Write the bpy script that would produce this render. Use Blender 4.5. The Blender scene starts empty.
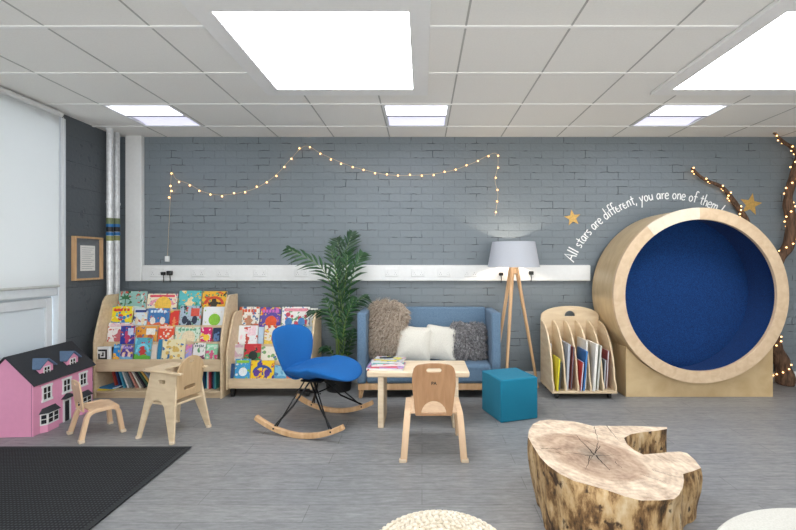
import bpy, bmesh, math, random
from mathutils import Vector, Matrix, noise
R = math.radians
S = bpy.context.scene
C = S.collection
random.seed(7)
WALL = 4.595; CEIL = 2.643; LEFT = -3.27; RIGHT = 4.7; FRONT = -2.6
F = 426.0
def at(px, py, Y):                       # point of the place seen at a photo pixel, at depth Y metres
    return Vector(((px-422)*Y/F, Y, 1.305-(py-261)*Y/F))

# ---------------------------------------------------------------- materials
def srgb(h):
    h = h.lstrip('#'); v = [int(h[i:i+2], 16)/255 for i in (0, 2, 4)]
    return tuple([(c/12.92 if c <= .04045 else ((c+.055)/1.055)**2.4) for c in v]+[1])
def newmat(name):
    m = bpy.data.materials.new(name); m.use_nodes = True
    nt = m.node_tree; return m, nt, nt.nodes['Principled BSDF']
def N(nt, t, **kw):
    n = nt.nodes.new(t)
    for k, v in kw.items():
        if k in n.inputs: n.inputs[k].default_value = v
        else: setattr(n, k, v)
    return n
def mapped(nt, scale=(1,1,1), rot=(0,0,0), loc=(0,0,0)):
    tc = N(nt, 'ShaderNodeTexCoord'); mp = N(nt, 'ShaderNodeMapping')
    mp.inputs['Scale'].default_value = scale; mp.inputs['Rotation'].default_value = rot; mp.inputs['Location'].default_value = loc
    nt.links.new(tc.outputs['Object'], mp.inputs['Vector']); return mp.outputs['Vector']
def ramp(nt, fac, stops):
    r = N(nt, 'ShaderNodeValToRGB'); e = r.color_ramp.elements
    while len(e) < len(stops): e.new(.5)
    for i, (p, c) in enumerate(stops): e[i].position = p; e[i].color = c
    nt.links.new(fac, r.inputs['Fac']); return r.outputs['Color']
def bump(nt, b, h, strength, dist=.002):
    n = N(nt, 'ShaderNodeBump'); n.inputs['Strength'].default_value = strength; n.inputs['Distance'].default_value = dist
    nt.links.new(h, n.inputs['Height']); nt.links.new(n.outputs['Normal'], b.inputs['Normal'])
CACHE = {}
def plain(hexc, rough=.6, metal=0, nz=.06, ns=30, b=0, key=''):
    k = (hexc, rough, metal, nz, ns, b, key)
    if k in CACHE: return CACHE[k]
    m, nt, p = newmat('paint_'+hexc.strip('#')+key)
    c = srgb(hexc); v = mapped(nt)
    t = N(nt, 'ShaderNodeTexNoise', Scale=ns, Detail=3.0); nt.links.new(v, t.inputs['Vector'])
    lo = tuple([x*(1-nz) for x in c[:3]]+[1]); hi = tuple([min(1, x*(1+nz)) for x in c[:3]]+[1])
    nt.links.new(ramp(nt, t.outputs['Fac'], [(.3, lo), (.7, hi)]), p.inputs['Base Color'])
    p.inputs['Roughness'].default_value = rough; p.inputs['Metallic'].default_value = metal
    if b: bump(nt, p, t.outputs['Fac'], b)
    CACHE[k] = m; return m
def wood(name, c1, c2, scale=(2, 30, 30), rough=.45, dark=None):
    m, nt, p = newmat(name); v = mapped(nt, scale)
    t = N(nt, 'ShaderNodeTexNoise', Scale=1.5, Detail=6.0, Distortion=.6); nt.links.new(v, t.inputs['Vector'])
    col = ramp(nt, t.outputs['Fac'], [(.3, srgb(c1)), (.7, srgb(c2))])
    nt.links.new(col, p.inputs['Base Color']); p.inputs['Roughness'].default_value = rough
    bump(nt, p, t.outputs['Fac'], .15, .001); return m
def fabric(name, c1, c2, ns=220, rough=.9, b=.4, sheen=.2):
    m, nt, p = newmat(name); v = mapped(nt)
    t = N(nt, 'ShaderNodeTexNoise', Scale=ns, Detail=2.0); nt.links.new(v, t.inputs['Vector'])
    nt.links.new(ramp(nt, t.outputs['Fac'], [(.35, srgb(c1)), (.65, srgb(c2))]), p.inputs['Base Color'])
    p.inputs['Roughness'].default_value = rough
    if 'Sheen Weight' in p.inputs: p.inputs['Sheen Weight'].default_value = sheen*.3
    bump(nt, p, t.outputs['Fac'], b, .002); return m
def emit(name, hexc, s):
    m, nt, p = newmat(name); c = srgb(hexc)
    p.inputs['Base Color'].default_value = c
    p.inputs['Emission Color'].default_value = c; p.inputs['Emission Strength'].default_value = s; return m
def brick(name, c1, c2, cm, rot):
    m, nt, p = newmat(name); v = mapped(nt, rot=rot)
    nz = N(nt, 'ShaderNodeTexNoise', Scale=13.0, Detail=4.0); nt.links.new(v, nz.inputs['Vector'])
    sub = N(nt, 'ShaderNodeVectorMath', operation='SUBTRACT'); sub.inputs[1].default_value = (.5, .5, .5); nt.links.new(nz.outputs['Color'], sub.inputs[0])
    mul = N(nt, 'ShaderNodeVectorMath', operation='SCALE'); mul.inputs['Scale'].default_value = .020; nt.links.new(sub.outputs[0], mul.inputs[0])
    add = N(nt, 'ShaderNodeVectorMath', operation='ADD'); nt.links.new(v, add.inputs[0]); nt.links.new(mul.outputs[0], add.inputs[1])
    b = N(nt, 'ShaderNodeTexBrick'); b.inputs['Scale'].default_value = 1; b.inputs['Brick Width'].default_value = .235
    b.inputs['Row Height'].default_value = .078; b.inputs['Mortar Size'].default_value = .004; b.inputs['Mortar Smooth'].default_value = .6
    b.inputs['Color1'].default_value = srgb(c1); b.inputs['Color2'].default_value = srgb(c2); b.inputs['Mortar'].default_value = srgb(cm)
    nt.links.new(add.outputs[0], b.inputs['Vector'])
    # patchy dirt in the joints
    g = N(nt, 'ShaderNodeTexNoise', Scale=5.5, Detail=5.0); nt.links.new(v, g.inputs['Vector'])
    gr = ramp(nt, g.outputs['Fac'], [(.55, (0, 0, 0, 1)), (.62, (1, 1, 1, 1))])
    mm = N(nt, 'ShaderNodeMath', operation='MULTIPLY'); nt.links.new(gr, mm.inputs[0]); nt.links.new(b.outputs['Fac'], mm.inputs[1])
    mx = N(nt, 'ShaderNodeMix', data_type='RGBA'); nt.links.new(mm.outputs[0], mx.inputs['Factor'])
    nt.links.new(b.outputs['Color'], mx.inputs[6]); mx.inputs[7].default_value = srgb('#353c41')
    nt.links.new(mx.outputs[2], p.inputs['Base Color']); p.inputs['Roughness'].default_value = .5
    f2 = N(nt, 'ShaderNodeTexNoise', Scale=30.0, Detail=6.0); nt.links.new(v, f2.inputs['Vector'])
    inv = N(nt, 'ShaderNodeMath', operation='MULTIPLY_ADD'); inv.inputs[1].default_value = -1.0; nt.links.new(b.outputs['Fac'], inv.inputs[0])
    f3 = N(nt, 'ShaderNodeMath', operation='MULTIPLY'); f3.inputs[1].default_value = 1.3; nt.links.new(f2.outputs['Fac'], f3.inputs[0]); nt.links.new(f3.outputs[0], inv.inputs[2])
    bump(nt, p, inv.outputs[0], .75, .0045); return m
def floor_mat():
    m, nt, p = newmat('grey_vinyl_planks'); v = mapped(nt)
    b = N(nt, 'ShaderNodeTexBrick'); b.inputs['Scale'].default_value = 1; b.inputs['Brick Width'].default_value = 1.2
    b.inputs['Row Height'].default_value = .152; b.inputs['Mortar Size'].default_value = .002; b.inputs['Bias'].default_value = 0
    b.inputs['Color1'].default_value = srgb('#b3b5b8'); b.inputs['Color2'].default_value = srgb('#bdbec0'); b.inputs['Mortar'].default_value = srgb('#909193')
    nt.links.new(v, b.inputs['Vector'])
    v2 = mapped(nt, (2.4, 16, 1)); t = N(nt, 'ShaderNodeTexNoise', Scale=3.0, Detail=8.0, Roughness=.65, Distortion=.5); nt.links.new(v2, t.inputs['Vector'])
    c = ramp(nt, t.outputs['Fac'], [(.25, srgb('#858688')), (.5, srgb('#bdbdbd')), (.75, srgb('#dedddc'))])
    mx = N(nt, 'ShaderNodeMix', data_type='RGBA', blend_type='MULTIPLY'); mx.inputs['Factor'].default_value = .8
    nt.links.new(b.outputs['Color'], mx.inputs[6]); nt.links.new(c, mx.inputs[7])
    v3 = mapped(nt, (3, 9, 1)); t3 = N(nt, 'ShaderNodeTexNoise', Scale=6.0, Detail=9.0, Roughness=.75); nt.links.new(v3, t3.inputs['Vector'])
    c3 = ramp(nt, t3.outputs['Fac'], [(.35, srgb('#b9b8b6')), (.65, srgb('#ffffff'))])
    m3 = N(nt, 'ShaderNodeMix', data_type='RGBA', blend_type='MULTIPLY'); m3.inputs['Factor'].default_value = .5
    nt.links.new(mx.outputs[2], m3.inputs[6]); nt.links.new(c3, m3.inputs[7])
    nt.links.new(m3.outputs[2], p.inputs['Base Color']); p.inputs['Roughness'].default_value = .38
    bump(nt, p, t.outputs['Fac'], .15, .001); return m
def doormat_mat():
    m, nt, p = newmat('charcoal_ribbed_matting'); v = mapped(nt)
    w = N(nt, 'ShaderNodeTexWave', Scale=16.0, Distortion=1.0); w.bands_direction = 'X'; w.inputs['Detail Scale'].default_value = 8; nt.links.new(v, w.inputs['Vector'])
    w2 = N(nt, 'ShaderNodeTexWave', Scale=16.0, Distortion=1.0); w2.bands_direction = 'Y'; nt.links.new(v, w2.inputs['Vector'])
    mm = N(nt, 'ShaderNodeMath', operation='MULTIPLY'); nt.links.new(w.outputs['Fac'], mm.inputs[0]); nt.links.new(w2.outputs['Fac'], mm.inputs[1])
    nt.links.new(ramp(nt, mm.outputs[0], [(.1, srgb('#131518')), (.9, srgb('#404449'))]), p.inputs['Base Color'])
    p.inputs['Roughness'].default_value = .95; bump(nt, p, mm.outputs[0], .8, .004); return m
def stump_top_mat():
    m, nt, p = newmat('sawn_stump_top'); v = mapped(nt, loc=(-.905, -2.21, 0))
    nz = N(nt, 'ShaderNodeTexNoise', Scale=2.2, Detail=4.0); nt.links.new(v, nz.inputs['Vector'])
    g = N(nt, 'ShaderNodeVectorMath', operation='LENGTH')
    m1 = N(nt, 'ShaderNodeVectorMath', operation='MULTIPLY'); m1.inputs[1].default_value = (1, 1, 0); nt.links.new(v, m1.inputs[0]); nt.links.new(m1.outputs[0], g.inputs[0])
    a = N(nt, 'ShaderNodeMath', operation='MULTIPLY_ADD'); a.inputs[1].default_value = .35; nt.links.new(nz.outputs['Fac'], a.inputs[0]); nt.links.new(g.outputs['Value'], a.inputs[2])
    s = N(nt, 'ShaderNodeMath', operation='MULTIPLY'); s.inputs[1].default_value = 190; nt.links.new(a.outputs[0], s.inputs[0])
    sn = N(nt, 'ShaderNodeMath', operation='SINE'); nt.links.new(s.outputs[0], sn.inputs[0])
    n2 = N(nt, 'ShaderNodeTexNoise', Scale=14.0, Detail=8.0, Roughness=.7); nt.links.new(v, n2.inputs['Vector'])
    mixf = N(nt, 'ShaderNodeMath', operation='MULTIPLY_ADD'); mixf.inputs[1].default_value = .03; nt.links.new(sn.outputs[0], mixf.inputs[0]); nt.links.new(n2.outputs['Fac'], mixf.inputs[2])
    base = ramp(nt, mixf.outputs[0], [(.3, srgb('#a38262')), (.5, srgb('#cdb395')), (.7, srgb('#e6d6bd'))])
    dk = ramp(nt, a.outputs[0], [(.17, srgb('#5a554e')), (.26, srgb('#a98a68')), (.40, srgb('#c4a37e')), (.44, srgb('#efe8dc'))])
    mx = N(nt, 'ShaderNodeMix', data_type='RGBA', blend_type='MULTIPLY'); mx.inputs['Factor'].default_value = .75
    nt.links.new(base, mx.inputs[6]); nt.links.new(dk, mx.inputs[7])
    gm = N(nt, 'ShaderNodeHueSaturation'); gm.inputs['Value'].default_value = 1.3; gm.inputs['Saturation'].default_value = .72
    nt.links.new(mx.outputs[2], gm.inputs['Color']); nt.links.new(gm.outputs[0], p.inputs['Base Color'])
    p.inputs['Roughness'].default_value = .6; bump(nt, p, mixf.outputs[0], .4, .003); return m
def stump_side_mat():
    m, nt, p = newmat('barkless_stump_side'); v = mapped(nt, (6, 6, 2.6))
    n = N(nt, 'ShaderNodeTexNoise', Scale=2.2, Detail=8.0, Roughness=.65); nt.links.new(v, n.inputs['Vector'])
    c = ramp(nt, n.outputs['Fac'], [(.36, srgb('#33271d')), (.45, srgb('#85643f')), (.53, srgb('#c8a676')), (.7, srgb('#e0cba6'))])
    v2 = mapped(nt, (9, 9, 7)); n2 = N(nt, 'ShaderNodeTexNoise', Scale=2.0, Detail=5.0); nt.links.new(v2, n2.inputs['Vector'])
    d = ramp(nt, n2.outputs['Fac'], [(.60, (0, 0, 0, 1)), (.66, (1, 1, 1, 1))])
    mx = N(nt, 'ShaderNodeMix', data_type='RGBA'); nt.links.new(d, mx.inputs['Factor']); nt.links.new(c, mx.inputs[6]); mx.inputs[7].default_value = srgb('#4a3524')
    nt.links.new(mx.outputs[2], p.inputs['Base Color']); p.inputs['Roughness'].default_value = .7; bump(nt, p, n.outputs['Fac'], .8, .01); return m

def illus(c, acc, key):
    m, nt, p = newmat('illustrated_cover'); v = mapped(nt, loc=(key*1.37, key*.71, key*2.1))
    prev = None; col = N(nt, 'ShaderNodeRGB'); col.outputs[0].default_value = srgb(c); prev = col.outputs[0]
    for i, a in enumerate(acc):
        t = N(nt, 'ShaderNodeTexNoise', Scale=15.0+9*i, Detail=1.5); mp = N(nt, 'ShaderNodeMapping'); mp.inputs['Location'].default_value = (i*3.3+1, i, 5*i)
        nt.links.new(v, mp.inputs['Vector']); nt.links.new(mp.outputs[0], t.inputs['Vector'])
        f_ = ramp(nt, t.outputs['Fac'], [(.61, (0, 0, 0, 1)), (.63, (1, 1, 1, 1))])
        mx = N(nt, 'ShaderNodeMix', data_type='RGBA'); nt.links.new(f_, mx.inputs['Factor']); nt.links.new(prev, mx.inputs[6]); mx.inputs[7].default_value = srgb(a); prev = mx.outputs[2]
    nt.links.new(prev, p.inputs['Base Color']); p.inputs['Roughness'].default_value = .35; return m
M = {}
M['birch'] = wood('birch_plywood', '#d3bb98', '#e6d3b4', (3, 3, 14))
M['birchx'] = wood('birch_plywood_long', '#cfb48e', '#e4cfae', (3, 20, 20))
M['beech'] = wood('bent_beech', '#d6b290', '#e4c5a2', (14, 14, 3), .4)
M['oak'] = wood('oak_legs', '#c79c70', '#deb98f', (18, 18, 2), .45)
M['backply'] = wood('walnut_toned_plywood', '#a97f5b', '#bd936d', (22, 22, 2.5), .4)
M['shelf'] = wood('bookcase_plywood', '#cdb593', '#dfcaa9', (4, 20, 20))
M['tbl'] = wood('pine_table', '#dcc6a6', '#eedcc2', (3, 24, 24))
M['drum'] = wood('drum_plywood', '#c4a97f', '#d5bd94', (4, 12, 4), .35)
M['ring'] = wood('ring_plywood', '#ccb090', '#dcc4a5', (10, 10, 10), .4)
M['ringpale'] = wood('ring_plywood_pale', '#dccdb8', '#e6d9c6', (10, 10, 10), .4)
M['carpet'] = fabric('navy_carpet', '#052a5a', '#0a4284', 160, 1.0, .8, .1)
M['sofa'] = fabric('denim_blue_upholstery', '#546e87', '#708ba5', 260)
M['blue'] = fabric('cobalt_wool', '#03559a', '#0664ae', 300, sheen=0)
M['teal'] = fabric('teal_wool', '#03708f', '#067f9f', 300)
M['linen'] = fabric('off_white_linen', '#d0cdc3', '#e2dfd6', 200)
M['furb'] = fabric('beige_fur', '#8c7b6b', '#c2b3a3', 90, 1.0, .5)
M['furg'] = fabric('grey_fur', '#57565a', '#a9a7a8', 90, 1.0, .5)
M['knit'] = fabric('cream_knit', '#dfd3bd', '#f3ebdd', 60, 1.0, .5)
M['ottoman'] = fabric('white_felt', '#cfcdc5', '#dad8d1', 150, .8, .2)
M['white'] = plain('#e6e8e8', .4, nz=.02)
M['ceil'] = plain('#f5f4f0', .9, nz=.02, ns=90, b=.1)
M['ceilframe'] = plain('#f6f6f5', .6, nz=.01)
M['black'] = plain('#141516', .45, nz=.1)
M['blackmetal'] = plain('#1a1c1f', .35, .6)
M['silver'] = plain('#dfe2e4', .35, .25, nz=.12, ns=30, b=.6)
M['gold'] = plain('#cfa75e', .45, .35, nz=.15, ns=60)
M['pink'] = plain('#e69dbf', .5, nz=.02)
M['slate'] = plain('#2f3238', .8, nz=.12, ns=120, b=.2)
M['slateblue'] = plain('#5d7593', .8, nz=.1, ns=120)
M['paper'] = plain('#e9e8e4', .8, nz=.02)
M['shade'] = plain('#b9bdc6', .8, nz=.03, ns=200)
M['leaf'] = plain('#234c28', .45, nz=.4, ns=9)
M['leafd'] = plain('#1e4226', .45, nz=.4, ns=9)
M['stem'] = plain('#6f8a3f', .5, nz=.2)
M['soil'] = plain('#2d221a', 1, nz=.3)
M['bark'] = wood('branch_bark', '#3d2c22', '#7a5c46', (30, 30, 5), .85)
M['warm'] = emit('warm_fairy_bulb', '#ffc07a', 2.2)
M['clearwire'] = plain('#c9b79a', .4)
M['darkglass'] = plain('#20242b', .15, nz=.02)

# ---------------------------------------------------------------- mesh builder
class MB:
    def __init__(s, mat=None): s.bm = bmesh.new(); s.M = Matrix.Identity(4); s.mi = 0
    def v(s, p): return s.bm.verts.new(s.M @ Vector(p))
    def f(s, vs):
        try: fc = s.bm.faces.new(vs)
        except ValueError: return None
        fc.material_index = s.mi; return fc
    def box(s, x0, x1, y0, y1, z0, z1):
        c = [s.v(p) for p in ((x0,y0,z0),(x1,y0,z0),(x1,y1,z0),(x0,y1,z0),(x0,y0,z1),(x1,y0,z1),(x1,y1,z1),(x0,y1,z1))]
        for q in ((3,2,1,0),(4,5,6,7),(0,1,5,4),(1,2,6,5),(2,3,7,6),(3,0,4,7)): s.f([c[i] for i in q])
        return s
    def prism(s, poly, h, holes=()):                 # poly in local xy, extruded 0..h in z
        loops = [poly]+list(holes); bot = []; top = []; edges = []
        for L in loops:
            vb = [s.v((p[0], p[1], 0)) for p in L]; vt = [s.v((p[0], p[1], h)) for p in L]; bot.append(vb); top.append(vt)
            n = len(L)
            for i in range(n): s.f([vb[i], vb[(i+1)%n], vt[(i+1)%n], vt[i]])
        for grp in (bot, top):
            es = []
            for vs in grp:
                n = len(vs)
                for i in range(n):
                    e = s.bm.edges.get((vs[i], vs[(i+1)%n])); es.append(e)
            r = bmesh.ops.triangle_fill(s.bm, use_beauty=True, use_dissolve=False, edges=es)
            for g in r['geom']:
                if isinstance(g, bmesh.types.BMFace): g.material_index = s.mi
        return s
    def tube(s, pts, r, n=8, cap=True):
        pts = [Vector(p) for p in pts]; k = len(pts)
        rs = r if isinstance(r, (list, tuple)) else [r]*k
        rings = []; up = Vector((0, 0, 1))
        t0 = (pts[1]-pts[0]).normalized()
        a = t0.cross(up); a = a if a.length > .05 else t0.cross(Vector((1, 0, 0))); a.normalize()
        for i in range(k):
            t = (pts[min(i+1, k-1)]-pts[max(i-1, 0)]).normalized()
            a = (a - t*a.dot(t)).normalized(); b = t.cross(a)
            rings.append([s.v(pts[i]+(a*math.cos(2*math.pi*j/n)+b*math.sin(2*math.pi*j/n))*rs[i]) for j in range(n)])
        for i in range(k-1):
            for j in range(n): s.f([rings[i][j], rings[i][(j+1)%n], rings[i+1][(j+1)%n], rings[i+1][j]])
        if cap: s.f(rings[0][::-1]); s.f(rings[-1])
        return s
    def lathe(s, prof, cx, cy, n=32, cz=0, close=True):
        rings = [[s.v((cx+r*math.cos(2*math.pi*j/n), cy+r*math.sin(2*math.pi*j/n), cz+z)) for j in range(n)] for r, z in prof]
        for i in range(len(rings)-1):
            for j in range(n): s.f([rings[i][j], rings[i][(j+1)%n], rings[i+1][(j+1)%n], rings[i+1][j]])
        if close: s.f(rings[0][::-1]); s.f(rings[-1])
        return s
    def ball(s, c, r, u=8, w=6, sc=(1, 1, 1), rot=None):
        c = Vector(c); rows = []
        q = rot or Matrix.Identity(3)
        for i in range(1, w):
            th = math.pi*i/w
            rows.append([s.v(c+q@Vector((r*sc[0]*math.sin(th)*math.cos(2*math.pi*j/u), r*sc[1]*math.sin(th)*math.sin(2*math.pi*j/u), r*sc[2]*math.cos(th)))) for j in range(u)])
        t = s.v(c+q@Vector((0, 0, r*sc[2]))); b = s.v(c-q@Vector((0, 0, r*sc[2])))
        for j in range(u): s.f([t, rows[0][j], rows[0][(j+1)%u]]); s.f([b, rows[-1][(j+1)%u], rows[-1][j]])
        for i in range(len(rows)-1):
            for j in range(u): s.f([rows[i][j], rows[i+1][j], rows[i+1][(j+1)%u], rows[i][(j+1)%u]])
        return s
    def pad(s, outline, warp, rings=8, n=40, prof=lambda r: (1-r**3)**.5):
        # closed cushion-like solid: outline(theta)->(u,v); warp(u,v,w)->xyz ; w in -1..1
        tops = []; bots = []
        ct = s.v(warp(0, 0, 1)); cb = s.v(warp(0, 0, -1))
        for i in range(1, rings+1):
            r = math.sin(math.pi/2*i/rings); w = prof(min(r, 1)) if i < rings else 0
            rt = []; rb = []
            for j in range(n):
                u, v = outline(2*math.pi*j/n)
                rt.append(s.v(warp(u*r, v*r, w)))
                if i < rings: rb.append(s.v(warp(u*r, v*r, -w)))
            tops.append(rt); bots.append(rb if i < rings else rt)
        for j in range(n):
            k = (j+1) % n
            s.f([ct, tops[0][j], tops[0][k]]); s.f([cb, bots[0][k], bots[0][j]])
            for i in range(rings-1):
                s.f([tops[i][j], tops[i+1][j], tops[i+1][k], tops[i][k]]); s.f([bots[i][j], bots[i][k], bots[i+1][k], bots[i+1][j]])
        return s
    def build(s, name, mats, parent=None, bev=0, smooth=35, sub=0, seg=2):
        bmesh.ops.recalc_face_normals(s.bm, faces=s.bm.faces)
        me = bpy.data.meshes.new(name); s.bm.to_mesh(me); s.bm.free()
        for m in (mats if isinstance(mats, (list, tuple)) else [mats]): me.materials.append(m)
        if smooth:
            me.polygons.foreach_set('use_smooth', [True]*len(me.polygons)); me.set_sharp_from_angle(angle=R(smooth))
        o = bpy.data.objects.new(name, me); C.objects.link(o)
        if parent: o.parent = parent
        if bev:
            b = o.modifiers.new('bevel', 'BEVEL'); b.width = bev; b.segments = seg; b.limit_method = 'ANGLE'; b.angle_limit = R(40)
        if sub:
            m = o.modifiers.new('sub', 'SUBSURF'); m.levels = sub; m.render_levels = sub
        return o
def tag(o, label, cat, group=None, kind=None):
    o['label'] = label; o['category'] = cat
    if group: o['group'] = group
    if kind: o['kind'] = kind
    return o
def thing(name, label, cat, loc=(0, 0, 0), rz=0, group=None):
    o = bpy.data.objects.new(name, None); C.objects.link(o); o.location = loc; o.rotation_euler = (0, 0, rz)
    o.empty_display_size = .05
    return tag(o, label, cat, group)
def struct(o, label=None):
    o['kind'] = 'structure'
    if label: o['label'] = label
    return o
def box(name, x0, x1, y0, y1, z0, z1, mat, parent=None, bev=0):
    return MB().box(x0, x1, y0, y1, z0, z1).build(name, mat, parent, bev)
def plane_xz(y, flip=False):                     # local (x,y,z)->(x, y0 + z, y) : polygons drawn in the XZ plane
    return Matrix(((1, 0, 0, 0), (0, 0, 1, y), (0, 1, 0, 0), (0, 0, 0, 1)))
def plane_yz(x):                                 # local (x,y,z)->(x0+z, x, y)
    return Matrix(((0, 0, 1, x), (1, 0, 0, 0), (0, 1, 0, 0), (0, 0, 0, 1)))
def arc(cx, cy, r, a0, a1, n, ry=None):
    ry = ry or r
    return [(cx+r*math.cos(R(a0+(a1-a0)*i/n)), cy+ry*math.sin(R(a0+(a1-a0)*i/n))) for i in range(n+1)]
def rrect(x0, x1, y0, y1, r, n=4):
    return arc(x1-r, y1-r, r, 0, 90, n)+arc(x0+r, y1-r, r, 90, 180, n)+arc(x0+r, y0+r, r, 180, 270, n)+arc(x1-r, y0+r, r, 270, 360, n)
def catmull(P, k=8):
    P = [Vector(p) for p in P]; out = []
    for i in range(len(P)-1):
        a = P[max(i-1, 0)]; b = P[i]; c = P[i+1]; d = P[min(i+2, len(P)-1)]
        for j in range(k):
            t = j/k
            out.append(.5*((2*b)+(c-a)*t+(2*a-5*b+4*c-d)*t*t+(3*b-a-3*c+d)*t*t*t))
    out.append(P[-1]); return out
def ribbon(path, th):                            # 2D polyline -> outline polygon of given thickness
    P = [Vector((p[0], p[1])) for p in path]; L = []; Rr = []
    for i in range(len(P)):
        t = (P[min(i+1, len(P)-1)]-P[max(i-1, 0)]).normalized(); n = Vector((-t.y, t.x))
        h = (th[i] if isinstance(th, (list, tuple)) else th)/2
        L.append(tuple(P[i]+n*h)); Rr.append(tuple(P[i]-n*h))
    return L+Rr[::-1]

# ---------------------------------------------------------------- the room
o = struct(box('floor', LEFT-.2, RIGHT+.2, FRONT-.2, WALL+.2, -.1, 0, floor_mat()), 'grey wood plank vinyl floor')
wb = brick('painted_brick', '#79838a', '#768087', '#727c83', (R(90), 0, 0))
struct(box('wall_back', LEFT-.2, RIGHT+.2, WALL, WALL+.2, 0, CEIL+.1, wb), 'blue-grey painted brick wall')
wl = brick('painted_brick_backlit', '#5c6267', '#596065', '#51575c', (R(90), 0, R(90)))  # darker brick colours hold the shade of this backlit wall
m = MB()                                          # left wall with the window opening y -.4..3.86, z .0..2.6
m.box(LEFT-.2, LEFT, 3.90, WALL, 0, CEIL+.1).box(LEFT-.2, LEFT, FRONT, -.4, 0, CEIL+.1).box(LEFT-.2, LEFT, -.4, 3.90, 2.6, CEIL+.1)
struct(m.build('wall_left', wl), 'grey painted brick wall with tall window, backlit shade in its colour')
pw = plain('#b9b8b3', .8, nz=.02)
struct(box('wall_right', RIGHT, RIGHT+.2, FRONT, WALL, 0, CEIL+.1, pw)); struct(box('wall_front', LEFT-.2, RIGHT+.2, FRONT-.2, FRONT, 0, CEIL+.1, pw))
# ceiling: lay-in tiles with shadow gaps along y, white runners along x
GX = [.25+.6*i for i in range(-6, 8)]; GY = [4.23-.6*i for i in range(-1, 12)]
m = MB()
m.box(LEFT-.2, RIGHT+.2, FRONT-.2, WALL+.2, CEIL+.02, CEIL+.1)
TRO = [(-2.75, 3.63), (-.35, 3.63), (2.05, 3.63)]
for gx in GX:
    for gy in GY:
        x0, x1, y0, y1 = max(gx, LEFT), min(gx+.6, RIGHT), max(gy-.6, FRONT), min(gy, WALL)
        if x1-x0 < .02 or y1-y0 < .02: continue
        if any(abs(gx-a) < .02 and abs(gy-.6-b) < .02 for a, b in TRO): continue
        m.box(x0+.004, x1-.004, y0+.001, y1-.001, CEIL, CEIL+.02)
cl = struct(m.build('ceiling', M['ceil']), 'suspended ceiling of square white tiles')
rn = plain('#fdfdfb', .5, nz=.01)
m = MB()
for gy in GY:
    if FRONT < gy < WALL-.02: m.box(LEFT, RIGHT, gy-.011, gy+.011, CEIL-.006, CEIL-.0005)
m.build('ceiling_runners', rn, cl)
gr_ = plain('#b5b5b1', .6, nz=.01); m = MB()
for gx in GX:
    if gx > LEFT: m.box(gx-.006, gx+.006, FRONT, WALL, CEIL-.002, CEIL-.0003)
m.build('ceiling_gap_shade', gr_, cl)  # grey strips along y: shade of the tile gaps put into colour
# white trunking and skirting
tr = struct(MB().box(-3.165, -2.992, WALL-.055, WALL, 1.09, CEIL).build('trim_1', M['white'], None, .006), 'wide white vertical cable trunking')
tr2 = struct(MB().box(-2.99, 1.80, WALL-.05, WALL, 1.09, 1.262).build('trim_2', M['white'], None, .01), 'long white horizontal cable trunking with sockets')
box('cover_strip', -2.99, 1.79, WALL-.053, WALL-.05, 1.135, 1.225, M['white'], tr2, .001)
for px in (160, 201, 226, 262, 303, 347, 392, 418, 444, 470):
    x = (px-422)*WALL/F
    b = box('socket', x-.07, x+.07, WALL-.063, WALL-.052, 1.142, 1.222, M['white'], tr2, .004)
    sw = MB()
    for dx in (-.04, .04):
        sw.box(x+dx-.008, x+dx+.008, WALL-.067, WALL-.062, 1.195, 1.212)
    sw.build('switch', M['white'], b, .002)
    sl = MB()
    for dx in (-.04, .04):
        for a, c in ((0, 1.18), (-.011, 1.163), (.011, 1.163)): sl.box(x+dx+a-.002, x+dx+a+.002, WALL-.0642, WALL-.062, c-.004, c+.004)
    sl.build('pin_holes', plain('#8b8d8f'), b)
struct(MB().box(LEFT, RIGHT, WALL-.02, WALL, 0, .115).build('baseboard_back', M['white'], None, .004), 'white skirting board')
struct(MB().box(LEFT, LEFT+.02, 3.90, WALL-.02, 0, .115).build('baseboard_left', M['white'], None, .004))

# window with roller blind
fr = plain('#dfe5ea', .35, nz=.02)
m = MB(); xw0, xw1 = LEFT-.09, LEFT+.02
for y in (3.81, 2.55, 1.30, .1): m.box(xw0, xw1, y, y+.08, 0, 2.6)
m.box(xw0, xw1, -.4, 3.80, 1.0, 1.09).box(xw0, xw1, -.4, 3.80, 0, .1).box(xw0, xw1, -.4, 3.8, 2.52, 2.6)
wf = m.build('window_1', fr, None, .004); struct(wf, 'tall white framed window with frosted lower panes')
mg, nt, p = newmat('frosted_glass'); p.inputs['Base Color'].default_value = srgb('#dfe7ec'); p.inputs['Roughness'].default_value = .55
p.inputs['Transmission Weight'].default_value = .16
box('pane', LEFT-.05, LEFT-.035, -.4, 3.80, .1, 1.0, mg, wf); 
mg2, nt, p = newmat('clear_glass'); p.inputs['Base Color'].default_value = (1, 1, 1, 1); p.inputs['Roughness'].default_value = .02; p.inputs['Transmission Weight'].default_value = 1
box('pane', LEFT-.05, LEFT-.035, -.4, 3.80, 1.09, 2.52, mg2, wf)
m = MB()
for (a, b_) in ((2.64, 3.79), (1.39, 2.54)):
    m.box(LEFT-.034, LEFT-.010, a+.01, a+.07, .12, .98).box(LEFT-.034, LEFT-.010, b_-.07, b_-.01, .12, .98).box(LEFT-.034, LEFT-.010, a+.07, b_-.07, .9, .98).box(LEFT-.034, LEFT-.010, a+.07, b_-.07, .12, .2)
m.build('window_frame', fr, wf, .004)
rb = thing('roller_blind', 'pale grey roller blind pulled most of the way down the left window', 'blind', (LEFT+.06, 2.0, 1.08))
mb, nt, p = newmat('blind_cloth'); p.inputs['Base Color'].default_value = srgb('#e3e5e4'); p.inputs['Roughness'].default_value = .9
tl = N(nt, 'ShaderNodeBsdfTranslucent'); tl.inputs['Color'].default_value = srgb('#e2e5e6'); ms = N(nt, 'ShaderNodeMixShader'); ms.inputs[0].default_value = .4
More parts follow.
